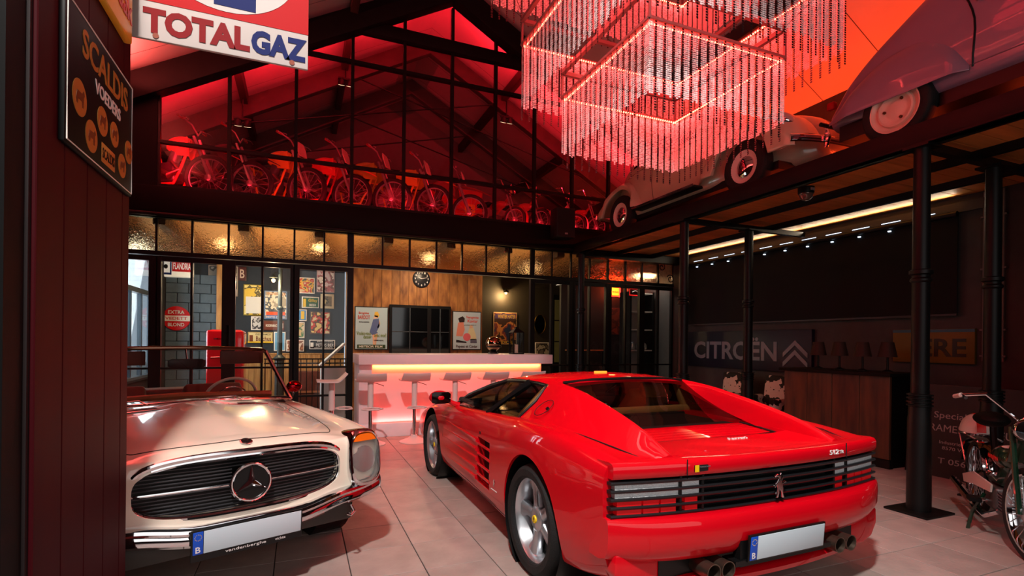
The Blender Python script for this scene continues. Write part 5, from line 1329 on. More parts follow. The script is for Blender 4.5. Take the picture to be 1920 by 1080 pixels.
# wood wall: clock, dark window, two film posters
ck = thing('wall_clock', 'round dark wall clock with white numerals on the wood planks', 'clock', onY(790, 523, WY - .004))
MB().lathe([(.185, 0), (.185, .02), (.17, .03), (0, .03)], TD, 40).build('case', M('clock_black', (24, 26, 34), .35), ck)
for k in range(12):
    a = PI / 2 - 2 * PI * k / 12; text(str(12 if k == 0 else k), .026 if k in range(1, 10) else .042, .038, (.135 * math.cos(a), -.033, .135 * math.sin(a)), (1, 0, 0), (0, 0, 1), white_paint, ck, 'numeral', .002, .01)
for a, L, w in ((2.75, .07, .008), (.25, .12, .006)): MB().bar((0, -.036, 0), (L * math.cos(a), -.036, L * math.sin(a)), .003, w).build('hand', white_paint, ck)
for q in (730, 843): pass
wd = S('window_9'); a, b = onY(730, 571, WY), onY(843, 668, WY)
MB().b2((a.x, WY - .06, b.z - .05), (b.x, WY + .002, a.z)).build('surround', black_steel, wd)
xm = a.x + (b.x - a.x) * .63
for (p0, p1) in ((a.x + .05, xm - .03), (xm + .05, b.x - .04)):
    MB().b2((p0, WY - .064, b.z), (p1, WY - .06, a.z - .06)).build('pane', M('night_glass', (10, 11, 14), .06, spec=.8), wd)
    MB().b2(((p0 + p1) / 2 - .008, WY - .075, b.z), ((p0 + p1) / 2 + .008, WY - .064, a.z - .06)).build('glazing_bar', M('bar_grey', (60, 64, 70), .5), wd)
    MB().b2((p0, WY - .075, (a.z + b.z) / 2 - .03), (p1, WY - .064, (a.z + b.z) / 2 - .012)).build('glazing_bar', M('bar_grey'), wd)
def figure(t, parts, Y0):
    for poly, col in parts: MB().prism(poly, (0, Y0, 0), (1, 0, 0), (0, 0, 1), (0, -.0015, 0)).build('printed_figure', M('ink_%d_%d_%d' % col, col, .5), t)
p1 = poster('film_poster', 'film poster with a standing woman in a blue dress, left of the dark window', 'poster', (665, 574, 727, 656), WY - .001, Bk, None,
    [('Brigitte', .27, .16, .30, .07, (200, 70, 40)), ('BARDOT', .27, .25, .36, .09, (200, 60, 40)), ('Voulez-vous', .27, .62, .42, .09, (110, 130, 30)), ('danser', .38, .70, .24, .08, (110, 130, 30)), ('avec moi?', .76, .66, .36, .09, (110, 130, 30)), ('MICHEL BOISROND', .28, .36, .3, .025, Bk), ('HENRI VIDAL', .72, .78, .3, .03, Bk), ('METEOR FILM', .48, .925, .7, .05, Wt)], mat=M('poster_blue', (176, 196, 206), .45), bars=((.08, .88, .92, .97, (40, 60, 20)),))
figure(p1, [([(.06, .33), (.12, .34), (.15, .27), (.13, .22), (.05, .24)], (226, 180, 70)), ([(.03, .18), (.14, .2), (.16, .05), (.10, -.07), (.13, -.09), (.02, -.14), (-.04, -.08), (.0, .06)], (90, 104, 150)), ([(.03, .19), (.13, .21), (.12, .26), (.06, .26)], (230, 180, 150)), ([(.15, .18), (.17, .10), (.13, -.0), (.11, .02), (.14, .1)], (230, 180, 150)), ([(.02, -.13), (.07, -.12), (.06, -.34), (.03, -.36)], (226, 170, 140)), ([(.08, -.12), (.12, -.1), (.09, -.34), (.06, -.35)], (214, 160, 130))], -.0268)
p2 = poster('film_poster', 'film poster with a kneeling couple and a pink disc, right of the dark window', 'poster', (848, 583, 901, 656), WY - .001, Bk, None,
    [('Vengetta', .68, .16, .44, .09, (220, 70, 40)), ('Kaviar', .70, .25, .36, .08, (220, 70, 40)), ('Pepees et Caviar', .5, .92, .74, .10, (60, 30, 20)), ('JAMES DENT', .62, .36, .42, .025, Bk)], mat=M('poster_pale', (182, 196, 208), .45))
figure(p2, [([(-.20, .26), (-.10, .31), (-.05, .26), (-.06, .18), (-.17, .17)], (40, 26, 24)), ([(-.2, .17), (-.08, .18), (-.05, .02), (-.1, -.13), (-.24, -.12), (-.22, .03)], (214, 130, 110)), ([(.05, .05), (.15, .06), (.2, -.08), (.22, -.2), (.06, -.2), (.02, -.06)], (214, 200, 160)), ([(.06, .12), (.13, .12), (.13, .05), (.06, .05)], (220, 170, 140)), ([(-.24, -.2), (-.02, -.24), (.0, -.27), (-.24, -.26)], (30, 26, 30)), ([(.08, -.18), (.22, -.18), (.23, -.27), (.08, -.27)], (90, 90, 110))], -.0268)
MB().lathe([(.085, 0), (.085, .003), (0, .003)], Matrix.Translation((-.0, -.0272, -.14)) @ TD, 24).build('printed_disc', M('ink_disc', (220, 100, 110), .5), p2)
# alcove: lamp, picture, mirror, door
wl = thing('wall_lamp', 'small iron wall lamp throwing warm light down the alcove', 'lamp', onY(945, 548, BY - .01))
MB().tube([(0, 0, .05), (0, -.08, .08), (0, -.14, .04)], .010, 6).build('arm', black_steel, wl)
MB().lathe([(.02, .06), (.05, .03), (.085, 0)], Matrix.Translation((0, -.14, -.02)), 20).build('shade', black_steel, wl)
MB().ball((0, -.14, -.03), .03, 10, 8).build('bulb', M('bulb_glow'), wl)
q = onY(945, 548, BY - .15); light('wall_lamp_bulb', 'POINT', (q.x, q.y - .02, q.z - .08), 40, (1, .66, .30), .04)
poster('framed_poster', 'yellow and brown film poster in the alcove beneath the wall lamp', 'poster', (925, 585, 968, 646), Pz, (200, 170, 120), [(60, 36, 26), (190, 120, 60), (120, 50, 40), (30, 40, 70)], [('WINTER HATER', .55, .13, .75, .12, Yl), ('MEDICAL', .5, .93, .7, .09, Yl)], bars=((.06, .05, .94, .2, (80, 60, 110)),))
mrr = thing('oval_mirror', 'oval mirror on the dark alcove wall', 'mirror', onY(1012, 608, Pz))
MB().tube([(.16 * math.cos(a), -.01, .25 * math.sin(a)) for a in np.linspace(0, 2 * PI, 32, endpoint=False)], .012, 8, closed=True).build('frame', M('brass', (180, 140, 60), .25, 1.), mrr)
MB().prism([(.155 * math.cos(a), .245 * math.sin(a)) for a in np.linspace(0, 2 * PI, 32, endpoint=False)], (0, -.004, 0), (1, 0, 0), (0, 0, 1), (0, -.006, 0)).build('glass', M('mirror_face', (90, 80, 60), .04, 1.), mrr)
poster('framed_photo', 'old group photograph low in the alcove right of the lantern', 'picture', (1003, 642, 1029, 665), Pz, Wt, [(190, 180, 150), (50, 45, 36), (120, 110, 90)])
a, b = onY(1036, 553, Pz), onY(1066, 690, Pz); dd = S('door_5')
MB().b2((a.x, BY - .06, 0), (b.x + .2, BY, a.z)).build('leaf', black_steel, dd)
for k in range(3):
    for j in range(2):
        x0 = a.x + .04 + j * (b.x + .2 - a.x - .06) / 2; z0 = .9 + k * (a.z - 1.0) / 3
        MB().b2((x0, BY - .07, z0), (x0 + (b.x + .2 - a.x) / 2 - .05, BY - .06, z0 + (a.z - 1.0) / 3 - .03)).build('pane', M('amber_pane', (90, 78, 40), .15, spec=.7, emit=.15), dd)
poster('film_poster', 'pale film poster with blue figures behind the right-hand glass', 'poster', (1079, 600, 1114, 650), Pz, Wt, [(200, 200, 200), (60, 90, 150), (190, 120, 60), (220, 214, 190)], bars=((.05, .03, .95, .2, (190, 196, 205)), (.05, .9, .95, .98, (190, 60, 50))))
poster('tin_sign', 'rusty brown tin sign with dark figures under the neon sign', 'sign', (1143, 577, 1168, 628), 10.718, (70, 36, 26), [(120, 56, 36), (60, 30, 22), (90, 44, 30)])
struct('wall_partition', MB().b2((5.62, 10.72, 0), (XR, 10.80, 3.26)), M('partition_black', (22, 19, 18), .7))
NS = thing('neon_sign', 'small glowing red-framed yellow neon beer sign behind the glass', 'sign', onY(1153, 545, 10.72))
MB().b2((-.11, -.02, -.12), (.11, .0, .14)).build('panel', M('neon_yellow', (255, 170, 40), emit=1.8), NS, bevel=.01)
MB().tube([(-.13, -.02, -.14), (.13, -.02, -.14), (.13, -.02, .16), (-.13, -.02, .16)], .018, 8, closed=True).build('neon_tube', M('neon_red', (255, 30, 20), emit=18), NS)
text('Marlboro', .17, .06, (0, -.024, -.03), (1, 0, 0), (0, 0, 1), M('ink_110_60_10', (110, 50, 10), .5), NS, 'lettering', .002, .01)
light('neon_glow', 'POINT', onY(1153, 545, 10.6), 24, (1, .10, .03), .1)
NS2 = thing('small_neon_sign', 'red neon sign with a white figure beside the tall cabinet', 'sign', onY(1190, 548, 9.388))
MB().b2((-.16, -.02, -.08), (.16, .0, .08)).build('panel', M('neon_dark', (40, 8, 8), .4), NS2, bevel=.006)
MB().tube([(-.15, -.03, -.07), (.15, -.03, -.07), (.15, -.03, .07), (-.15, -.03, .07)], .006, 6, closed=True).build('neon_tube', M('neon_dim', (230, 20, 20), emit=3), NS2)
MB().tube([(-.08, -.03, 0), (0, -.03, .03), (.08, -.03, 0)], .008, 6).build('neon_figure', white_paint, NS2)
shz = onY(1105, 656, 10.3)
SHF = thing('serving_shelf', 'narrow lit wooden serving shelf behind the right-hand glass', 'shelf', shz)
MB().b2((-.55, -.15, -.02), (.45, .15, .0)).build('board', M('shelf_wood', (180, 110, 60), .5, var=.1), SHF, bevel=.004)
for x in (-.45, .38): MB().b2((x - .02, -.02, .004 - shz.z), (x + .02, .02, -.02)).build('leg', black_steel, SHF)
CB = thing('glass_cabinet', 'tall cabinet with pale glass shelves at the far right of the room', 'cabinet', (6.93, 9.60, 0))
for s in (-1, 1): MB().b2((s * .30 - .02, -.2, 0), (s * .30 + .02, .2, 2.55)).build('side', black_steel, CB)
MB().b2((-.30, .17, 0), (.30, .2, 2.55)).build('back', M('cabinet_back', (170, 164, 156), .6), CB)
for z in (.1, .6, 1.25, 1.7, 2.1, 2.5): MB().b2((-.30, -.18, z), (.30, .18, z + .025)).build('shelf', M('cabinet_shelf', (190, 182, 174), .5), CB)
MB().b2((-.01, -.21, .1), (.01, -.19, 2.5)).build('mullion', black_steel, CB)
for k in range(3):
    t_ = thing('glass_jar', ['round glass jar left on the middle cabinet shelf', 'round glass jar in the centre of the middle cabinet shelf', 'round glass jar right on the middle cabinet shelf'][k], 'jar', (6.77 + k * .16, 9.55, 1.276), 0, 'jars in the glass cabinet')
    MB().lathe([(.03, 0), (.06, .02), (.07, .08), (.05, .13), (.03, .15)], n=16).build('body', M('jar_glass', (190, 190, 186), .1, .6), t_)
    MB().cyl((0, 0, .15), (0, 0, .17), .032, n=14).build('lid', chrome, t_)
light('cabinet_light', 'AREA', (6.93, 9.3, 2.9), 8, (1, .85, .7), .4, .3)
for lx, ly, e in ((-1.2, 10.0, 26), (.3, 9.7, 20), (2.3, 9.9, 34), (4.6, 10.2, 12)):
    light('back_room_downlight', 'AREA', (lx, ly, 3.05), e, (1, .74, .46), .16)
light('back_room_uplight', 'AREA', (1.6, 9.6, 2.5), 22, (1, .68, .38), 6.0, .3).rotation_euler = (PI, 0, 0)
# moped glimpsed behind the left-hand panes is shown as its blue-grey frame
# ================================================================== LOFT: BIKES BEHIND THE GLASS
LZ = 3.62
def spoked(parent, name, c, R, wt, axis=(0, 1, 0), steer=0., n=18, rim=None):
    """wire wheel in the bike's x-z plane"""
    T = Matrix.Translation(c) @ Matrix.Rotation(steer, 4, 'Z') @ Matrix.Rotation(PI / 2, 4, 'X')
    w = MB().lathe([(R - wt, -wt * .45), (R - wt * .4, -wt * .6), (R - .004, -wt * .35), (R, 0), (R - .004, wt * .35), (R - wt * .4, wt * .6), (R - wt, wt * .45)], T, 30, closed=True).build(name, rubber, parent)
    rr = R - wt
    MB().lathe([(rr + .003, -.018), (rr - .012, -.016), (rr - .014, 0), (rr - .012, .016), (rr + .003, .018)], T, 30, closed=True).build('rim', rim or alloy, w)
    sp = MB()
    for k in range(n):
        a = 2 * PI * k / n; b = a + (.5 if k % 2 else -.5); z = .025 * (1 if k % 4 < 2 else -1)
        sp.bar(T @ Vector((.035 * math.cos(b), .035 * math.sin(b), z)), T @ Vector((rr * math.cos(a), rr * math.sin(a), 0)), .004, .004)
    tag(sp.build('spokes', alloy, w), kind='stuff')
    MB().lathe([(.02, -.05), (.045, -.04), (.045, .04), (.02, .05)], T, 14).build('hub', alloy, w)
    return w
def dirt_bike(label, loc, rz, col, seat=(20, 20, 22), steer=.25, hi=True):
    t = thing('motocross_bike', label, 'motorcycle', loc, rz, 'motorcycles lined up in the loft'); t.scale = (1.13,) * 3
    pm = M('plastic_%d_%d_%d' % col, col, .35, coat=.3)
    spoked(t, 'rear_wheel', (-.66, 0, .30), .30, .075); spoked(t, 'front_wheel', (.72, 0, .335), .335, .06, steer=steer)
    S0 = Matrix.Translation((.50, 0, .80)) @ Matrix.Rotation(steer, 4, 'Z') @ Matrix.Translation((-.50, 0, -.80))
    def P(p): return S0 @ Vector(p)
    for s in (-1, 1): MB().tube([P((.72, s * .065, .335)), P((.62, s * .075, .60)), P((.50, s * .075, .92))], [.026, .022, .02], 8).build('fork_leg', alloy, t)
    MB().tube([P((.48 - .02, -.36, 1.10)), P((.46, -.30, 1.10)), P((.50, -.12, 1.06)), P((.52, 0, .96)), P((.50, .12, 1.06)), P((.46, .30, 1.10)), P((.44, .36, 1.10))], .012, 8).build('handlebar', alloy, t)
    for s in (-1, 1):
        MB().cyl(P((.44, s * .36, 1.10)), P((.46, s * .25, 1.10)), .02, n=8).build('grip', M('grip_red', (150, 20, 20), .6), t)
        MB().tube([P((.50, s * .22, 1.09)), P((.55, s * .28, 1.08)), P((.54, s * .36, 1.07))], .006, 5).build('lever', alloy, t)
    G = []
    for u in np.linspace(0, 1, 9):
        x = 1.10 - .75 * u; z = .74 + .09 * math.sin(u * 2.4) - .10 * (1 - u) ** 2; hw = .045 + .03 * math.sin(PI * u)
        G.append([P((x, y, z - 3.0 * y * y)) for y in np.linspace(-hw, hw, 7)])
    MB().grid(G).build('front_fender', pm, t, smooth=60)
    MB().ball((.22, 0, .84), (.24, .11, .12), 16, 10).build('fuel_tank', pm, t)
    for s in (-1, 1): MB().prism([(.5, .62), (.46, .9), (.2, .86), (.28, .66)], (0, s * .11, 0), (1, 0, 0), (0, 0, 1), (0, s * .012, 0)).build('radiator_shroud', pm, t)
    MB().b2((-.58, -.08, .80), (.10, .08, .88)).build('seat', M('seat_%d_%d_%d' % seat, seat, .6), t, bevel=.025, seg=3)
    G = []
    for u in np.linspace(0, 1, 8):
        x = -.40 - .62 * u; z = .80 + .10 * u; hw = .07 - .015 * u
        G.append([(x, y, z - 2.0 * y * y) for y in np.linspace(-hw, hw, 7)])
    MB().grid(G).build('rear_fender', pm, t, smooth=60)
    MB().b2((-.10, -.11, .30), (.22, .11, .58)).build('engine', M('engine_grey', (90, 88, 88), .45, .7, var=.2), t, bevel=.04, seg=3)
    MB().cyl((.08, 0, .55), (.16, 0, .74), .075, n=14).build('cylinder_head', M('engine_grey'), t)
    for s in (-1, 1):
        MB().tube([(-.66, s * .09, .30), (-.10, s * .07, .42)], .022, 6).build('swing_arm', alloy, t)
        MB().tube([(.46, s * .05, .86), (.30, s * .08, .45), (.20, s * .09, .27), (-.12, s * .09, .28), (-.22, s * .08, .70), (-.45, s * .07, .78)], .018, 6).build('frame_tube', pm, t)
    MB().tube([(.2, -.12, .56), (.32, -.13, .45), (.18, -.15, .36), (-.2, -.15, .55), (-.62, -.13, .68)], [.025, .03, .05, .045, .04], 10).build('exhaust', M('burnt_steel'), t)
    if hi: MB().prism([(-.10, -.11), (.10, -.11), (.12, .02), (.09, .12), (-.09, .12), (-.12, .02)], P((.60, 0, .94)), S0.to_3x3() @ Vector((0, 1, 0)), S0.to_3x3() @ Vector((-.28, 0, .96)), S0.to_3x3() @ Vector((.012, 0, .003))).build('number_board', M('number_white', (214, 206, 190), .4), t)
    MB().tube([(.0, .12, .30), (-.05, .2, .12), (-.08, .24, .0)], .012, 6).build('side_stand', alloy, t)
    return t
def scooterish(label, loc, rz, col, name='moped', steer=.2):
    t = thing(name, label, 'moped', loc, rz, 'motorcycles lined up in the loft'); pm = M('plastic_%d_%d_%d' % col, col, .35, coat=.3)
    spoked(t, 'rear_wheel', (-.50, 0, .26), .26, .05); spoked(t, 'front_wheel', (.58, 0, .26), .26, .05, steer=steer)
    S0 = Matrix.Translation((.42, 0, .6)) @ Matrix.Rotation(steer, 4, 'Z') @ Matrix.Translation((-.42, 0, -.6))
    def P(p): return S0 @ Vector(p)
    for s in (-1, 1): MB().tube([P((.58, s * .06, .26)), P((.40, s * .06, .78))], .016, 6).build('fork_leg', alloy, t)
    MB().tube([P((.26, -.32, 1.02)), P((.34, -.2, 1.06)), P((.38, -.06, .86)), P((.38, .06, .86)), P((.34, .2, 1.06)), P((.26, .32, 1.02))], .011, 6).build('handlebar', chrome, t)
    G = []
    for a in np.linspace(-.3, 2.6, 12): G.append([P((.58 + (.285 - 1.5 * y * y) * math.cos(a), y, .26 + (.285 - 1.5 * y * y) * math.sin(a))) for y in np.linspace(-.045, .045, 5)])
    MB().grid(G).build('front_fender', pm, t, smooth=60)
    G = []
    for a in np.linspace(.3, 3.3, 12): G.append([(-.50 + (.285 - 1.5 * y * y) * math.cos(a), y, .26 + (.285 - 1.5 * y * y) * math.sin(a)) for y in np.linspace(-.05, .05, 5)])
    MB().grid(G).build('rear_fender', pm, t, smooth=60)
    MB().ball((.10, 0, .62), (.24, .085, .095), 14, 10).build('fuel_tank', pm, t)
    MB().b2((-.48, -.09, .66), (-.10, .09, .74)).build('seat', black_soft, t, bevel=.03, seg=3)
    MB().tube([(.40, 0, .72), (.10, 0, .48), (-.2, 0, .38), (-.50, 0, .28)], .028, 8).build('frame_tube', pm, t)
    MB().b2((-.12, -.09, .22), (.14, .09, .42)).build('engine', M('engine_grey', (90, 88, 88), .45, .7, var=.2), t, bevel=.03, seg=3)
    MB().lathe([(.03, -.06), (.075, -.02), (.08, .03), (0, .04)], Matrix.Translation(P((.48, 0, .84))) @ RX, 18).build('headlamp', chrome, t)
    MB().tube([(-.05, .1, .24), (-.08, .18, .1), (-.1, .22, 0)], .01, 6).build('side_stand', alloy, t)
    return t
def bike_at(px, py, Y, back, rz):
    """base point of a bike whose front wheel shows at (px, py)"""
    p = onY(px, py, Y); return (p.x - back * math.cos(rz), Y - back * math.sin(rz), LZ)
HZ = -.62
bikes = [((392, 330), (200, 60, 50), 'white-fendered motocross bike furthest left in the loft', dirt_bike), ((470, 342), (60, 40, 40), 'dark motocross bike with a bare fork, second from the left in the loft', dirt_bike),
 ((575, 347), (214, 190, 40), 'yellow-green motocross bike, third from the left in the loft', dirt_bike), ((660, 352), (216, 60, 50), 'motocross bike with a long pale red fender, fourth from the left in the loft', dirt_bike),
 ((735, 367), (170, 190, 50), 'green-yellow motocross bike, fifth from the left in the loft', dirt_bike), ((812, 375), (206, 190, 60), 'yellow motocross bike in front of the red banner in the loft', dirt_bike),
 ((880, 395), (120, 50, 46), 'dark red motocross bike just right of the red banner in the loft', dirt_bike), ((965, 402), (130, 40, 36), 'small moped with high handlebars left of the loft speaker', scooterish),
 ((1012, 405), (160, 60, 50), 'small moped closest to the black loft speaker', scooterish), ((1078, 415), (214, 190, 180), 'pale scooter with a fairing behind the loft speaker', scooterish), ((1118, 428), (170, 40, 36), 'red moped behind the tail of the beige car in the loft', scooterish)]
for k, ((px, py), col, lab, fn) in enumerate(bikes):
    rz = HZ - .04 * (k % 3); Y = 9.55 + .06 * (k % 2) + (.4 if k == 6 else 0)
    if fn is dirt_bike: fn(lab, bike_at(px, py, Y, .72 * 1.13, rz), rz, col, steer=.30 if k < 2 else .12, hi=k not in (0, 1))
    else: fn(lab, bike_at(px, py, Y, .58, rz - .5), rz - .5, col, 'moped' if k != 9 else 'scooter')
# red banner with a yellow shield, framed racing print on the loft's back
bn = thing('wall_banner', 'red rounded banner with a yellow shield behind the loft bikes', 'banner', (3.35, 11.6, LZ))
MB().b2((-.62, 0, 0), (.62, .06, 1.35)).build('cloth', M('banner_red', (190, 16, 20), .6, var=.05), bn, bevel=.03, seg=3)
MB().prism([(-.12, .16), (.12, .16), (.13, -.02), (0, -.18), (-.13, -.02)], (.30, -.002, .85), (1, 0, 0), (0, 0, 1), (0, -.012, 0)).build('shield', M('cap_yellow'), bn)
MB().prism([(-p[0] * 1.6, p[1] * 1.6) for p in hp], (.30, -.016, .86), (1, 0, 0), (0, 0, 1), (0, -.004, 0)).build('horse', car_black, bn)
lw = thing('low_partition', 'pale low partition standing behind the loft bikes', 'partition', (1.9, 12.0, LZ))
MB().b2((-2.4, 0, 0), (2.9, .08, 1.25)).build('panel', M('partition_pale', (150, 136, 132), .7, var=.05), lw)
# tie rods and roof spots inside the loft
n = 10
for y in (10.7, 12.6):
    for s in (-1, 1):
        struct('trim_%d' % n, MB().tube([(RIDGE + s * 4.2, y, zt(RIDGE + s * 4.2) + .2), (RIDGE - s * 1.4, y, zt(RIDGE - s * 1.4) + .05)], .016, 6), black_steel); n += 1
    struct('trim_%d' % n, MB().tube([(XL, y, 4.9), (XR, y, 4.9)], .014, 6), black_steel); n += 1
for k, (px, py, Y, lab) in enumerate(((455, 236, 10.4, 'twin chrome spotlight glowing behind the second loft bike'), (648, 160, 10.55, 'dark twin spotlight on the loft rafter above the fourth bike'), (950, 230, 10.6, 'black floodlight on the sloping rafter right of the ridge'))):
    p = onY(px, py, Y); t = thing('loft_spotlight', lab, 'spotlight', p)
    MB().b2((-.14, -.02, .10), (.14, .02, .14)).build('bracket', black_steel, t)
    MB().cyl((0, 0, .12), (0, .0, zt(p.x) + .36 - p.z), .012, n=8).build('stem', black_steel, t)
    for s in (-1, 1):
        MB().lathe([(.03, .08), (.06, .04), (.068, -.04)], Matrix.Translation((s * .075, 0, .04)) @ Matrix.Rotation(.5, 4, 'X'), 18, cap=True).build('lamp_head', black_steel, t)
        MB().lathe([(.06, 0), (0, -.006)], Matrix.Translation((s * .075, .02, .0)) @ Matrix.Rotation(.5, 4, 'X'), 18).build('lamp_face', M('spot_warm', (255, 220, 170), emit=3.0 if k == 0 else .6), t)
# red LED light of the loft: along the rafters, the left jamb and the sill
for s in (-1, 1):
    xa, xb = RIDGE + s * .3, RIDGE + s * 4.2
    o = light('loft_rafter_led', 'AREA', ((xa + xb) / 2, FY + .16, zt((xa + xb) / 2) + .02), 240, RED, 4.4, .05)
    d = Vector((xb - xa, 0, zt(xb) - zt(xa))).normalized(); up = Vector((0, -.35, -.9)); zax = (up - d * up.dot(d)).normalized(); yax = zax.cross(d)
    o.rotation_euler = Matrix((d, yax, zax)).transposed().to_euler()
o = light('loft_jamb_led', 'AREA', (-1.85, FY + .5, 4.2), 40, RED, .06, 1.2, target=(-2.4, FY + 1.4, 4.2))
light('loft_sill_led', 'AREA', (2.3, FY + .12, LZ + .05), 120, RED, 8.4, .05, target=(2.3, FY + 1.2, LZ + .35))
# loudspeaker hung in front of the loft glazing
p = onY(1055, 420, 8.6)
LS = thing('loudspeaker', 'black loudspeaker hanging in front of the loft glazing', 'speaker', p)
MB().b2((-.19, -.14, -.27), (.19, .14, .27)).build('cabinet', M('speaker_black', (20, 19, 20), .6, var=.1), LS, bevel=.012)
MB().b2((-.175, -.15, -.25), (.175, -.138, .25)).build('grille', grille_black, LS)
MB().b2((-.03, -.153, -.22), (.03, -.148, -.19)).build('badge', M('badge_pale', (150, 140, 140), .4), LS)
MB().bar((0, .12, .1), (0, .30 - .04, .1), .05, .05).build('wall_bracket', black_steel, LS)

# ================================================================== SIGNS ON THE LEFT
EZ = M('enamel_black', (8, 8, 9), .5, spec=.15)
def yz(px, py): return onX(px, py, RWX + .02)
a, b, c, d = yz(108, 259), yz(238, 372), yz(238, 163), yz(108, -33)
y0, y1, z0, z1 = 2.59 * KS, 3.48 * KS, CAM_H + (2.197 - CAM_H) * KS, CAM_H + (2.81 - CAM_H) * KS
SD = thing('feed_sign', 'black enamel sign with gold lettering and animal medallions on the red boards', 'sign', (RWX, (y0 + y1) / 2, (z0 + z1) / 2))
w, h = y1 - y0, z1 - z0
MB().b2((0, -w / 2, -h / 2), (.018, w / 2, h / 2)).build('plate', EZ, SD, bevel=.006)
MB().tube([(.019, -w / 2 + .012, -h / 2 + .012), (.019, w / 2 - .012, -h / 2 + .012), (.019, w / 2 - .012, h / 2 - .012), (.019, -w / 2 + .012, h / 2 - .012)], .0025, 5, closed=True).build('border', M('enamel_white', (232, 228, 220), .3), SD)
gold = M('enamel_gold', (172, 118, 52), .5, spec=.2)
text('SCALDIS', w * .70, h * .20, (.0195, .04 * w, h * .30), (0, 1, 0), (0, 0, 1), gold, SD, 'lettering', .002, .015, letters=True)
text('VOEDERS', w * .40, h * .10, (.0195, .06 * w, h * .10), (0, 1, 0), (0, 0, 1), M('enamel_white'), SD, 'lettering', .002, .015)
anim = [(-.07, -.02), (-.05, .035), (.03, .04), (.055, .065), (.08, .04), (.06, .02), (.055, -.05), (.035, -.05), (.03, -.015), (-.03, -.015), (-.04, -.05), (-.06, -.05)]
for u, v, r in ((-.34, -.12, .125), (-.03, -.11, .11), (-.185, -.307, .115), (.16, -.11, .10), (.42, -.13, .10), (.30, -.305, .10)):
    o = Vector((.0182, u * w, v * h)); R_ = r * h
    m_ = MB().prism([(R_ * math.cos(a), R_ * math.sin(a)) for a in np.linspace(0, 2 * PI, 26, endpoint=False)], o, (0, 1, 0), (0, 0, 1), (.002, 0, 0)).build('medallion', gold, SD)
    MB().prism([(x_ * R_ * 8.5, y_ * R_ * 8.5) for x_, y_ in anim], o + Vector((.002, 0, 0)), (0, 1, 0), (0, 0, 1), (.001, 0, 0)).build('animal', M('enamel_brown', (110, 66, 30), .4), m_)
MB().b2((.018, -.04 * w, -.42 * h), (.020, .17 * w, -.27 * h)).build('name_panel', gold, SD, bevel=.001)
text('SCALDIS', w * .19, h * .08, (.0205, .065 * w, -.345 * h), (0, 1, 0), (0, 0, 1), EZ, SD, 'panel_lettering', .001, .012)
KD = thing('film_sign', 'small yellow sign with red lettering above the black feed sign', 'sign', (RWX, 3.17 * KS, CAM_H + (3.24 - CAM_H) * KS))
MB().b2((0, -.20, -.18), (.03, .18, .2)).build('plate', M('sign_yellow', (236, 176, 50), .35), KD, bevel=.006)
text('Kodak', .34, .10, (.032, 0, -.06), (0, 1, 0), (0, 0, 1), M('sign_red', (196, 40, 30), .4), KD, 'lettering', .002, .015)
# enamel gas sign hung from the end of the boards
TY = 3.53 * KS; bz_ = CAM_H + (3.116 - CAM_H) * KS; tw = .93 * KS; th = tw * .86
TG = thing('gas_sign', 'white and red enamel gas sign with a blue numeral hanging from the boards', 'sign', (RWX + tw / 2, TY, bz_ + th / 2))
MB().b2((-tw / 2, -.012, -th / 2), (tw / 2, .006, th / 2)).build('plate', M('enamel_cream', (190, 180, 176), .6, spec=.15), TG, bevel=.004)
MB().b2((-tw / 2 + .012, -.014, -th / 2 + .27 * th), (tw / 2, -.011, th / 2 - .0)).build('red_field', M('gas_red', (168, 12, 18), .6, spec=.15), TG)
MB().prism([(.40 * tw * math.cos(a) + .0, .36 * th * math.sin(a) + .17 * th) for a in np.linspace(0, 2 * PI, 44, endpoint=False)], (.01, -.0142, 0), (1, 0, 0), (0, 0, 1), (0, -.0015, 0)).build('white_oval', M('enamel_cream'), TG)
MB().b2((-.06 * tw, -.0175, -.15 * th), (.18 * tw, -.0155, .42 * th)).build('blue_bar', M('enamel_blue', (10, 24, 84), .6, spec=.15), TG)
text('TOTAL', tw * .585, th * .18, (-tw * .145, -.0145, -th * .365), (1, 0, 0), (0, 0, 1), M('enamel_dark_red', (120, 6, 14), .6, spec=.15), TG, 'lettering', .0015, .05, letters=True)
text('GAZ', tw * .335, th * .18, (tw * .322, -.0145, -th * .365), (1, 0, 0), (0, 0, 1), M('enamel_blue'), TG, 'lettering', .0015, .05, letters=True)
for sx in (-.37, .40): MB().lathe([(.012, 0), (.012, .004), (0, .004)], Matrix.Translation((sx * tw, -.012, -th * .47)) @ TD, 12).build('rivet', M('rust', (130, 60, 40), .7), TG)
MB().b2((-tw / 2 - .03, -.004, -th / 2 + .05), (-tw / 2, .004, th / 2)).build('hinge_plate', M('enamel_cream'), TG)

# ================================================================== RIGHT BAY
sg = thing('lettered_sign', 'long dark blue sign with grey lettering and double chevron on the right wall', 'sign', (XR - .05, 6.95, 1.32))
MB().b2((-.02, -1.36, -.34), (.05, 1.36, .34)).build('board', M('sign_navy', (8, 11, 36), .5), sg, bevel=.006)
lg = M('letter_grey', (120, 124, 134), .5)
text('CITROËN', 1.92, .40, (-.022, .22, .02), (0, -1, 0), (0, 0, 1), lg, sg, 'lettering', .012, .025, letters=True)
for k in range(2):
    z = -.12 + k * .15; MB().prism([(-.22, z - .08), (0, z + .12), (.22, z - .08), (.22, z - .155), (0, z + .04), (-.22, z - .155)], (-.022, -1.08, .02), (0, -1, 0), (0, 0, 1), (-.012, 0, 0)).build('chevron', lg, sg)
ys_ = thing('yellow_sign_board', 'dim yellow sign board with dark lettering at the end of the right wall', 'sign', (XR - .03, 3.98, 1.42))
MB().b2((-.02, -.45, -.21), (.03, .45, .21)).build('board', M('sign_ochre', (104, 80, 12), .5), ys_, bevel=.006)
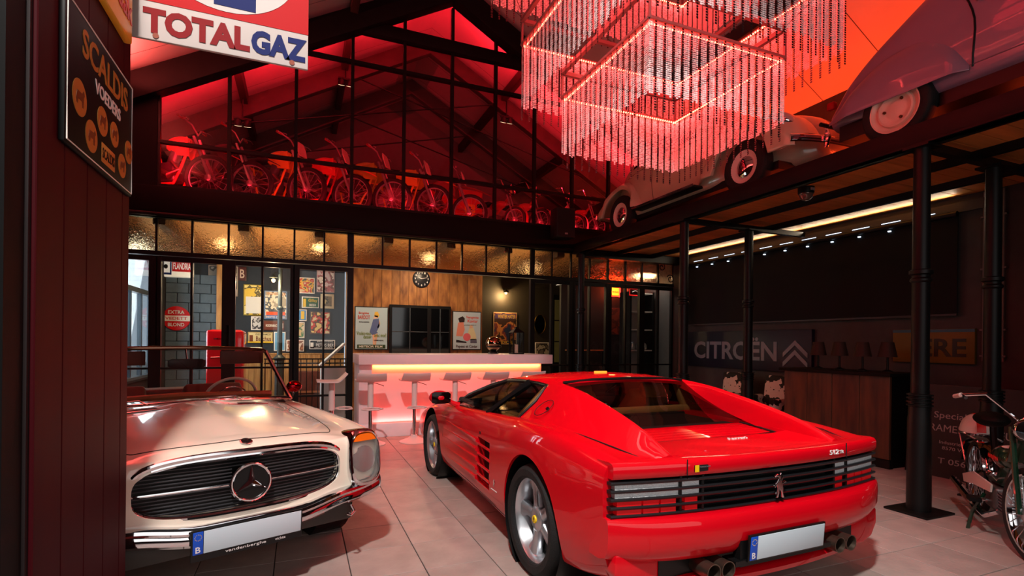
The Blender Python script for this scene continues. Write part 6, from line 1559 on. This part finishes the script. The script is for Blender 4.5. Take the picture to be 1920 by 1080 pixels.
MB().b2((-.022, -.45, .17), (-.018, .45, .205)).build('blue_edge', M('sign_teal', (40, 90, 110), .5), ys_)
text('ERE', .50, .22, (-.022, -.12, -.02), (0, -1, 0), (0, 0, 1), M('ink_30_26_10', (30, 26, 10), .5), ys_, 'lettering', .006, .02, letters=True)
CT = thing('wooden_counter', 'dark brown wooden counter under the gallery', 'counter', (6.27, 4.55, 0))
cwm = M('counter_wood', (92, 52, 26), .5, vscale=3, stretch=(1, 4, .6), col2=(50, 26, 14))
for k in range(4): MB().b2((0, -.70 + k * .35, .10), (.04, -.355 + k * .35, 1.06)).build('panel', cwm, CT, bevel=.004, seg=1)
MB().b2((-.06, -.74, 1.06), (.55, .74, 1.10)).build('top', black_soft, CT, bevel=.006)
MB().b2((.04, -.70, .0), (.5, .69, 1.06)).build('carcass', black_soft, CT)
MB().b2((-.02, -.72, 0), (.04, .72, .10)).build('plinth', black_soft, CT)
for k in range(4):  # unidentified brown shapes, modelled as small shaded lamps
    y = 4.05 + k * .3; t = thing('table_lamp', ['small brown shaded lamp at the near end of the dark counter', 'small brown shaded lamp second along the dark counter', 'small brown shaded lamp third along the dark counter', 'small brown shaded lamp at the far end of the dark counter'][k], 'lamp', (6.55, y, 1.10), 0, 'lamps on the dark counter')
    MB().lathe([(.06, 0), (.06, .01), (.015, .03), (.012, .2)], n=16, cap=True).build('base', black_steel, t)
    MB().lathe([(.10, .18), (.065, .36)], n=20).build('shade', M('shade_brown', (44, 24, 16), .7), t)
cow = bpy.data.materials.new('cow_hide'); cow.use_nodes = True; nt = cow.node_tree; bb_ = nt.nodes['Principled BSDF']; bb_.inputs['Roughness'].default_value = .8
tc = nt.nodes.new('ShaderNodeTexCoord'); nz = nt.nodes.new('ShaderNodeTexNoise'); nz.inputs['Scale'].default_value = 6.5; nz.inputs['Detail'].default_value = 3
rp = nt.nodes.new('ShaderNodeValToRGB'); rp.color_ramp.interpolation = 'CONSTANT'; rp.color_ramp.elements[0].color = srgb((18, 16, 16)); rp.color_ramp.elements[1].position = .53; rp.color_ramp.elements[1].color = srgb((206, 200, 192))
nt.links.new(tc.outputs['Object'], nz.inputs['Vector']); nt.links.new(nz.outputs[0], rp.inputs[0]); nt.links.new(rp.outputs[0], bb_.inputs['Base Color'])
def cow_chair(label, x, y, rz):
    t = thing('cow_hide_armchair', label, 'armchair', (x, y, 0), rz, 'cow-hide armchairs')
    MB().b2((-.30, -.28, .16), (.30, .30, .44)).build('seat', cow, t, bevel=.05, seg=3)
    MB().bar((0, .30, .30), (0, .36, .93), .56, .14).build('backrest', cow, t, bevel=.04, seg=3)
    for s in (-1, 1):
        MB().b2((s * .34 - .05, -.28, .14), (s * .34 + .05, .32, .62)).build('armrest', cow, t, bevel=.04, seg=3)
        for yy_ in (-.22, .26): MB().cyl((s * .28, yy_, 0), (s * .28, yy_, .17), .02, n=8).build('leg', black_steel, t)
cow_chair('black and white cow-hide armchair left of the slim column', 6.62, 6.75, PI / 2 + PI); cow_chair('black and white cow-hide armchair right of the slim column', 6.62, 5.87, PI / 2 + PI)
dm_ = thing('dome_camera', 'black and glass dome camera under the gallery deck', 'camera', (5.33, 4.2, 3.213))
MB().lathe([(.085, 0), (.085, -.06), (.08, -.075)], n=24, cap=True).build('housing', black_steel, dm_)
MB().lathe([(.078, -.07), (.07, -.11), (.04, -.142), (0, -.15)], n=24).build('dome', M('dome_glass', (120, 100, 90), .05, .5), dm_)
MB().b2((-.03, -.088, -.05), (.03, -.08, -.02)).build('badge', M('badge_pale', (150, 140, 140), .4), dm_)
# black board with white lettering leaning behind the moped
ad = thing('lettered_board', 'black board with faint white lettering behind the green moped', 'sign', (6.42, 3.22, .0), rot=(0, math.radians(7), 0))
MB().b2((0, -.55, 0), (.03, .55, 1.0)).build('board', M('board_black', (12, 12, 14), .5), ad)
pale = M('ink_pale', (150, 150, 150), .6)
for b_, y_, z_, w_, h_ in (('Specialist voor', .12, .66, .66, .09), ('RAMEN EN DEUREN', .02, .53, .92, .075), ('Industrielaan 12', .2, .38, .36, .035), ('8570 Vichte', .2, .32, .3, .035), ('T 056 77', .18, .18, .4, .06)):
    text(b_, w_, h_, (-.002, y_ - .15, z_), (0, -1, 0), (0, 0, 1), pale, ad, 'lettering', .002, .0, letters=z_ > .5)

# ---- green moped
green = M('moped_green', (12, 52, 34), .25, coat=.8); cream2 = M('moped_cream', (222, 214, 206), .35)
MP = thing('green_moped', 'dark green vintage moped with a white chain guard and chrome wheels at the right edge', 'moped', (4.906, 2.209, 0), math.radians(-141.4))
spoked(MP, 'front_wheel', (.60, 0, .31), .31, .042, steer=.18, n=28, rim=chrome); spoked(MP, 'rear_wheel', (-.56, 0, .31), .31, .042, n=28, rim=chrome)
def arcf(cx, R0, a0, a1, name, m, w=.045):
    G = []
    for a in np.linspace(a0, a1, 16): G.append([(cx + (R0 - 3 * y * y) * math.cos(a), y, .31 + (R0 - 3 * y * y) * math.sin(a)) for y in np.linspace(-w, w, 7)])
    return MB().grid(G).build(name, m, MP, smooth=60)
arcf(.60, .345, .35, 3.6, 'front_fender', chrome); arcf(-.56, .345, -.1, 2.9, 'rear_fender', chrome)
for s in (-1, 1): MB().tube([(.60, s * .06, .31), (.52, s * .06, .55), (.40, s * .05, .86)], .018, 8).build('fork_leg', green, MP)
MB().tube([(.42, -.30, 1.05), (.30, -.30, 1.06), (.38, -.18, 1.08), (.38, 0, .90), (.38, .18, 1.08), (.30, .30, 1.06), (.42, .30, 1.05)], .012, 8).build('handlebar', chrome, MP)
for s in (-1, 1): MB().cyl((.30, s * .30, 1.06), (.18, s * .31, 1.04), .017, n=8).build('grip', cream2, MP)
MB().lathe([(.02, -.09), (.07, -.04), (.08, .03), (.07, .05), (0, .055)], Matrix.Translation((.50, 0, .86)) @ RX, 20).build('headlamp', chrome, MP)
MB().tube([(.42, 0, .84), (.30, 0, .62), (.12, 0, .44), (-.1, 0, .40)], [.04, .05, .06, .05], 10).build('down_tube', green, MP)
MB().ball((.14, 0, .60), (.22, .075, .09), 16, 10).build('fuel_tank', green, MP)
MB().ball((.20, 0, .69), (.05, .05, .012), 14, 6).build('fuel_cap', cream2, MP)
MB().tube([(-.05, 0, .42), (-.3, 0, .40), (-.56, 0, .33)], .035, 8).build('chain_stay', green, MP)
MB().tube([(-.08, 0, .42), (-.18, 0, .70), (-.20, 0, .80)], .022, 8).build('seat_post', chrome, MP)
MB().ball((-.24, 0, .84), (.17, .11, .06), 16, 10).build('saddle', black_soft, MP)
for s in (-1, 1):
    MB().prism([(.16, .40), (.14, .34), (-.30, .30), (-.56, .26), (-.60, .32), (-.30, .40)], (0, s * .085, 0), (1, 0, 0), (0, 0, 1), (0, s * .012, 0)).build('chain_guard', cream2, MP)
    MB().tube([(.02, s * .10, .30), (-.02, s * .16, .14), (-.05, s * .18, 0)], .013, 6).build('stand_leg', green, MP)
    MB().cyl((.05, s * .06, .26), (.05, s * .18, .26), .012, n=8).build('pedal_axle', chrome, MP)
    MB().b2((.0, s * .18 - .02, .245), (.10, s * .18 + .05, .275)).build('pedal', black_soft, MP)
eng = MB().b2((-.08, -.08, .20), (.16, .08, .38)).build('engine', M('engine_grey'), MP, bevel=.03, seg=3)
for k in range(6): MB().b2((.15, -.06, .24 + k * .022), (.28, .06, .248 + k * .022)).build('cooling_fin', alloy, eng)
MB().tube([(.22, -.07, .22), (.12, -.12, .16), (-.3, -.13, .20), (-.72, -.13, .24)], [.016, .02, .034, .03], 10).build('exhaust', chrome, MP)
MB().tube([(-.30, -.08, .66), (-.82, -.08, .66), (-.82, .08, .66), (-.30, .08, .66)], .009, 6).build('luggage_rack', chrome, MP)
for s in (-1, 1): MB().tube([(-.80, s * .08, .66), (-.56, s * .07, .33)], .008, 6).build('rack_stay', chrome, MP)
MB().ball((-.92, 0, .52), (.03, .04, .04), 12, 8).build('tail_lamp', M('tail_red'), MP)
text('FLANDRIA', .22, .03, (.14, -.082, .60), (1, 0, 0), (0, 0, 1), M('sign_red'), MP, 'tank_lettering', .003, .01)
HM = thing('open_helmet', 'white open-face helmet with a red stripe on the moped luggage rack', 'helmet', (4.906 + .62 * math.cos(math.radians(38.6)), 2.209 + .62 * math.sin(math.radians(38.6)), .672), math.radians(-141.4))
hs_ = MB(); G = []
for i in range(11):
    a = PI / 2 * i / 10; G.append([(.135 * math.cos(b) * math.sin(a), .115 * math.sin(b) * math.sin(a), .02 + .15 * math.cos(a)) for b in np.linspace(0, 2 * PI, 28, endpoint=False)])
G.append([(.137 * math.cos(b), .117 * math.sin(b), .005) for b in np.linspace(0, 2 * PI, 28, endpoint=False)])
hs_.grid(G, closed_v=True).build('shell', cream2, HM, smooth=60)
MB().grid([[(.1365 * math.sin(a) , y, .0215 + .1525 * math.cos(a) * (1 - y * y * 20)) for y in np.linspace(-.03, .03, 5)] for a in np.linspace(-PI / 2, PI / 2, 17)]).build('stripe', M('sign_red'), HM, smooth=60)
MB().tube([(.137 * math.cos(b), .117 * math.sin(b), .006) for b in np.linspace(0, 2 * PI, 28, endpoint=False)], .008, 6, closed=True).build('edge_trim', chrome, HM)
# red-orange wash on the roof slope behind the gallery cars
light('gallery_wash', 'AREA', (7.1, 4.6, PZ + .15), 200, (1, .055, .01), .06, 6.0).rotation_euler = (0, math.radians(180 - 25), 0)
light('hall_wash_left', 'AREA', (-2.2, 6.2, 4.9), 190, (1, .10, .08), .06, 4.5).rotation_euler = (0, math.radians(180), 0)
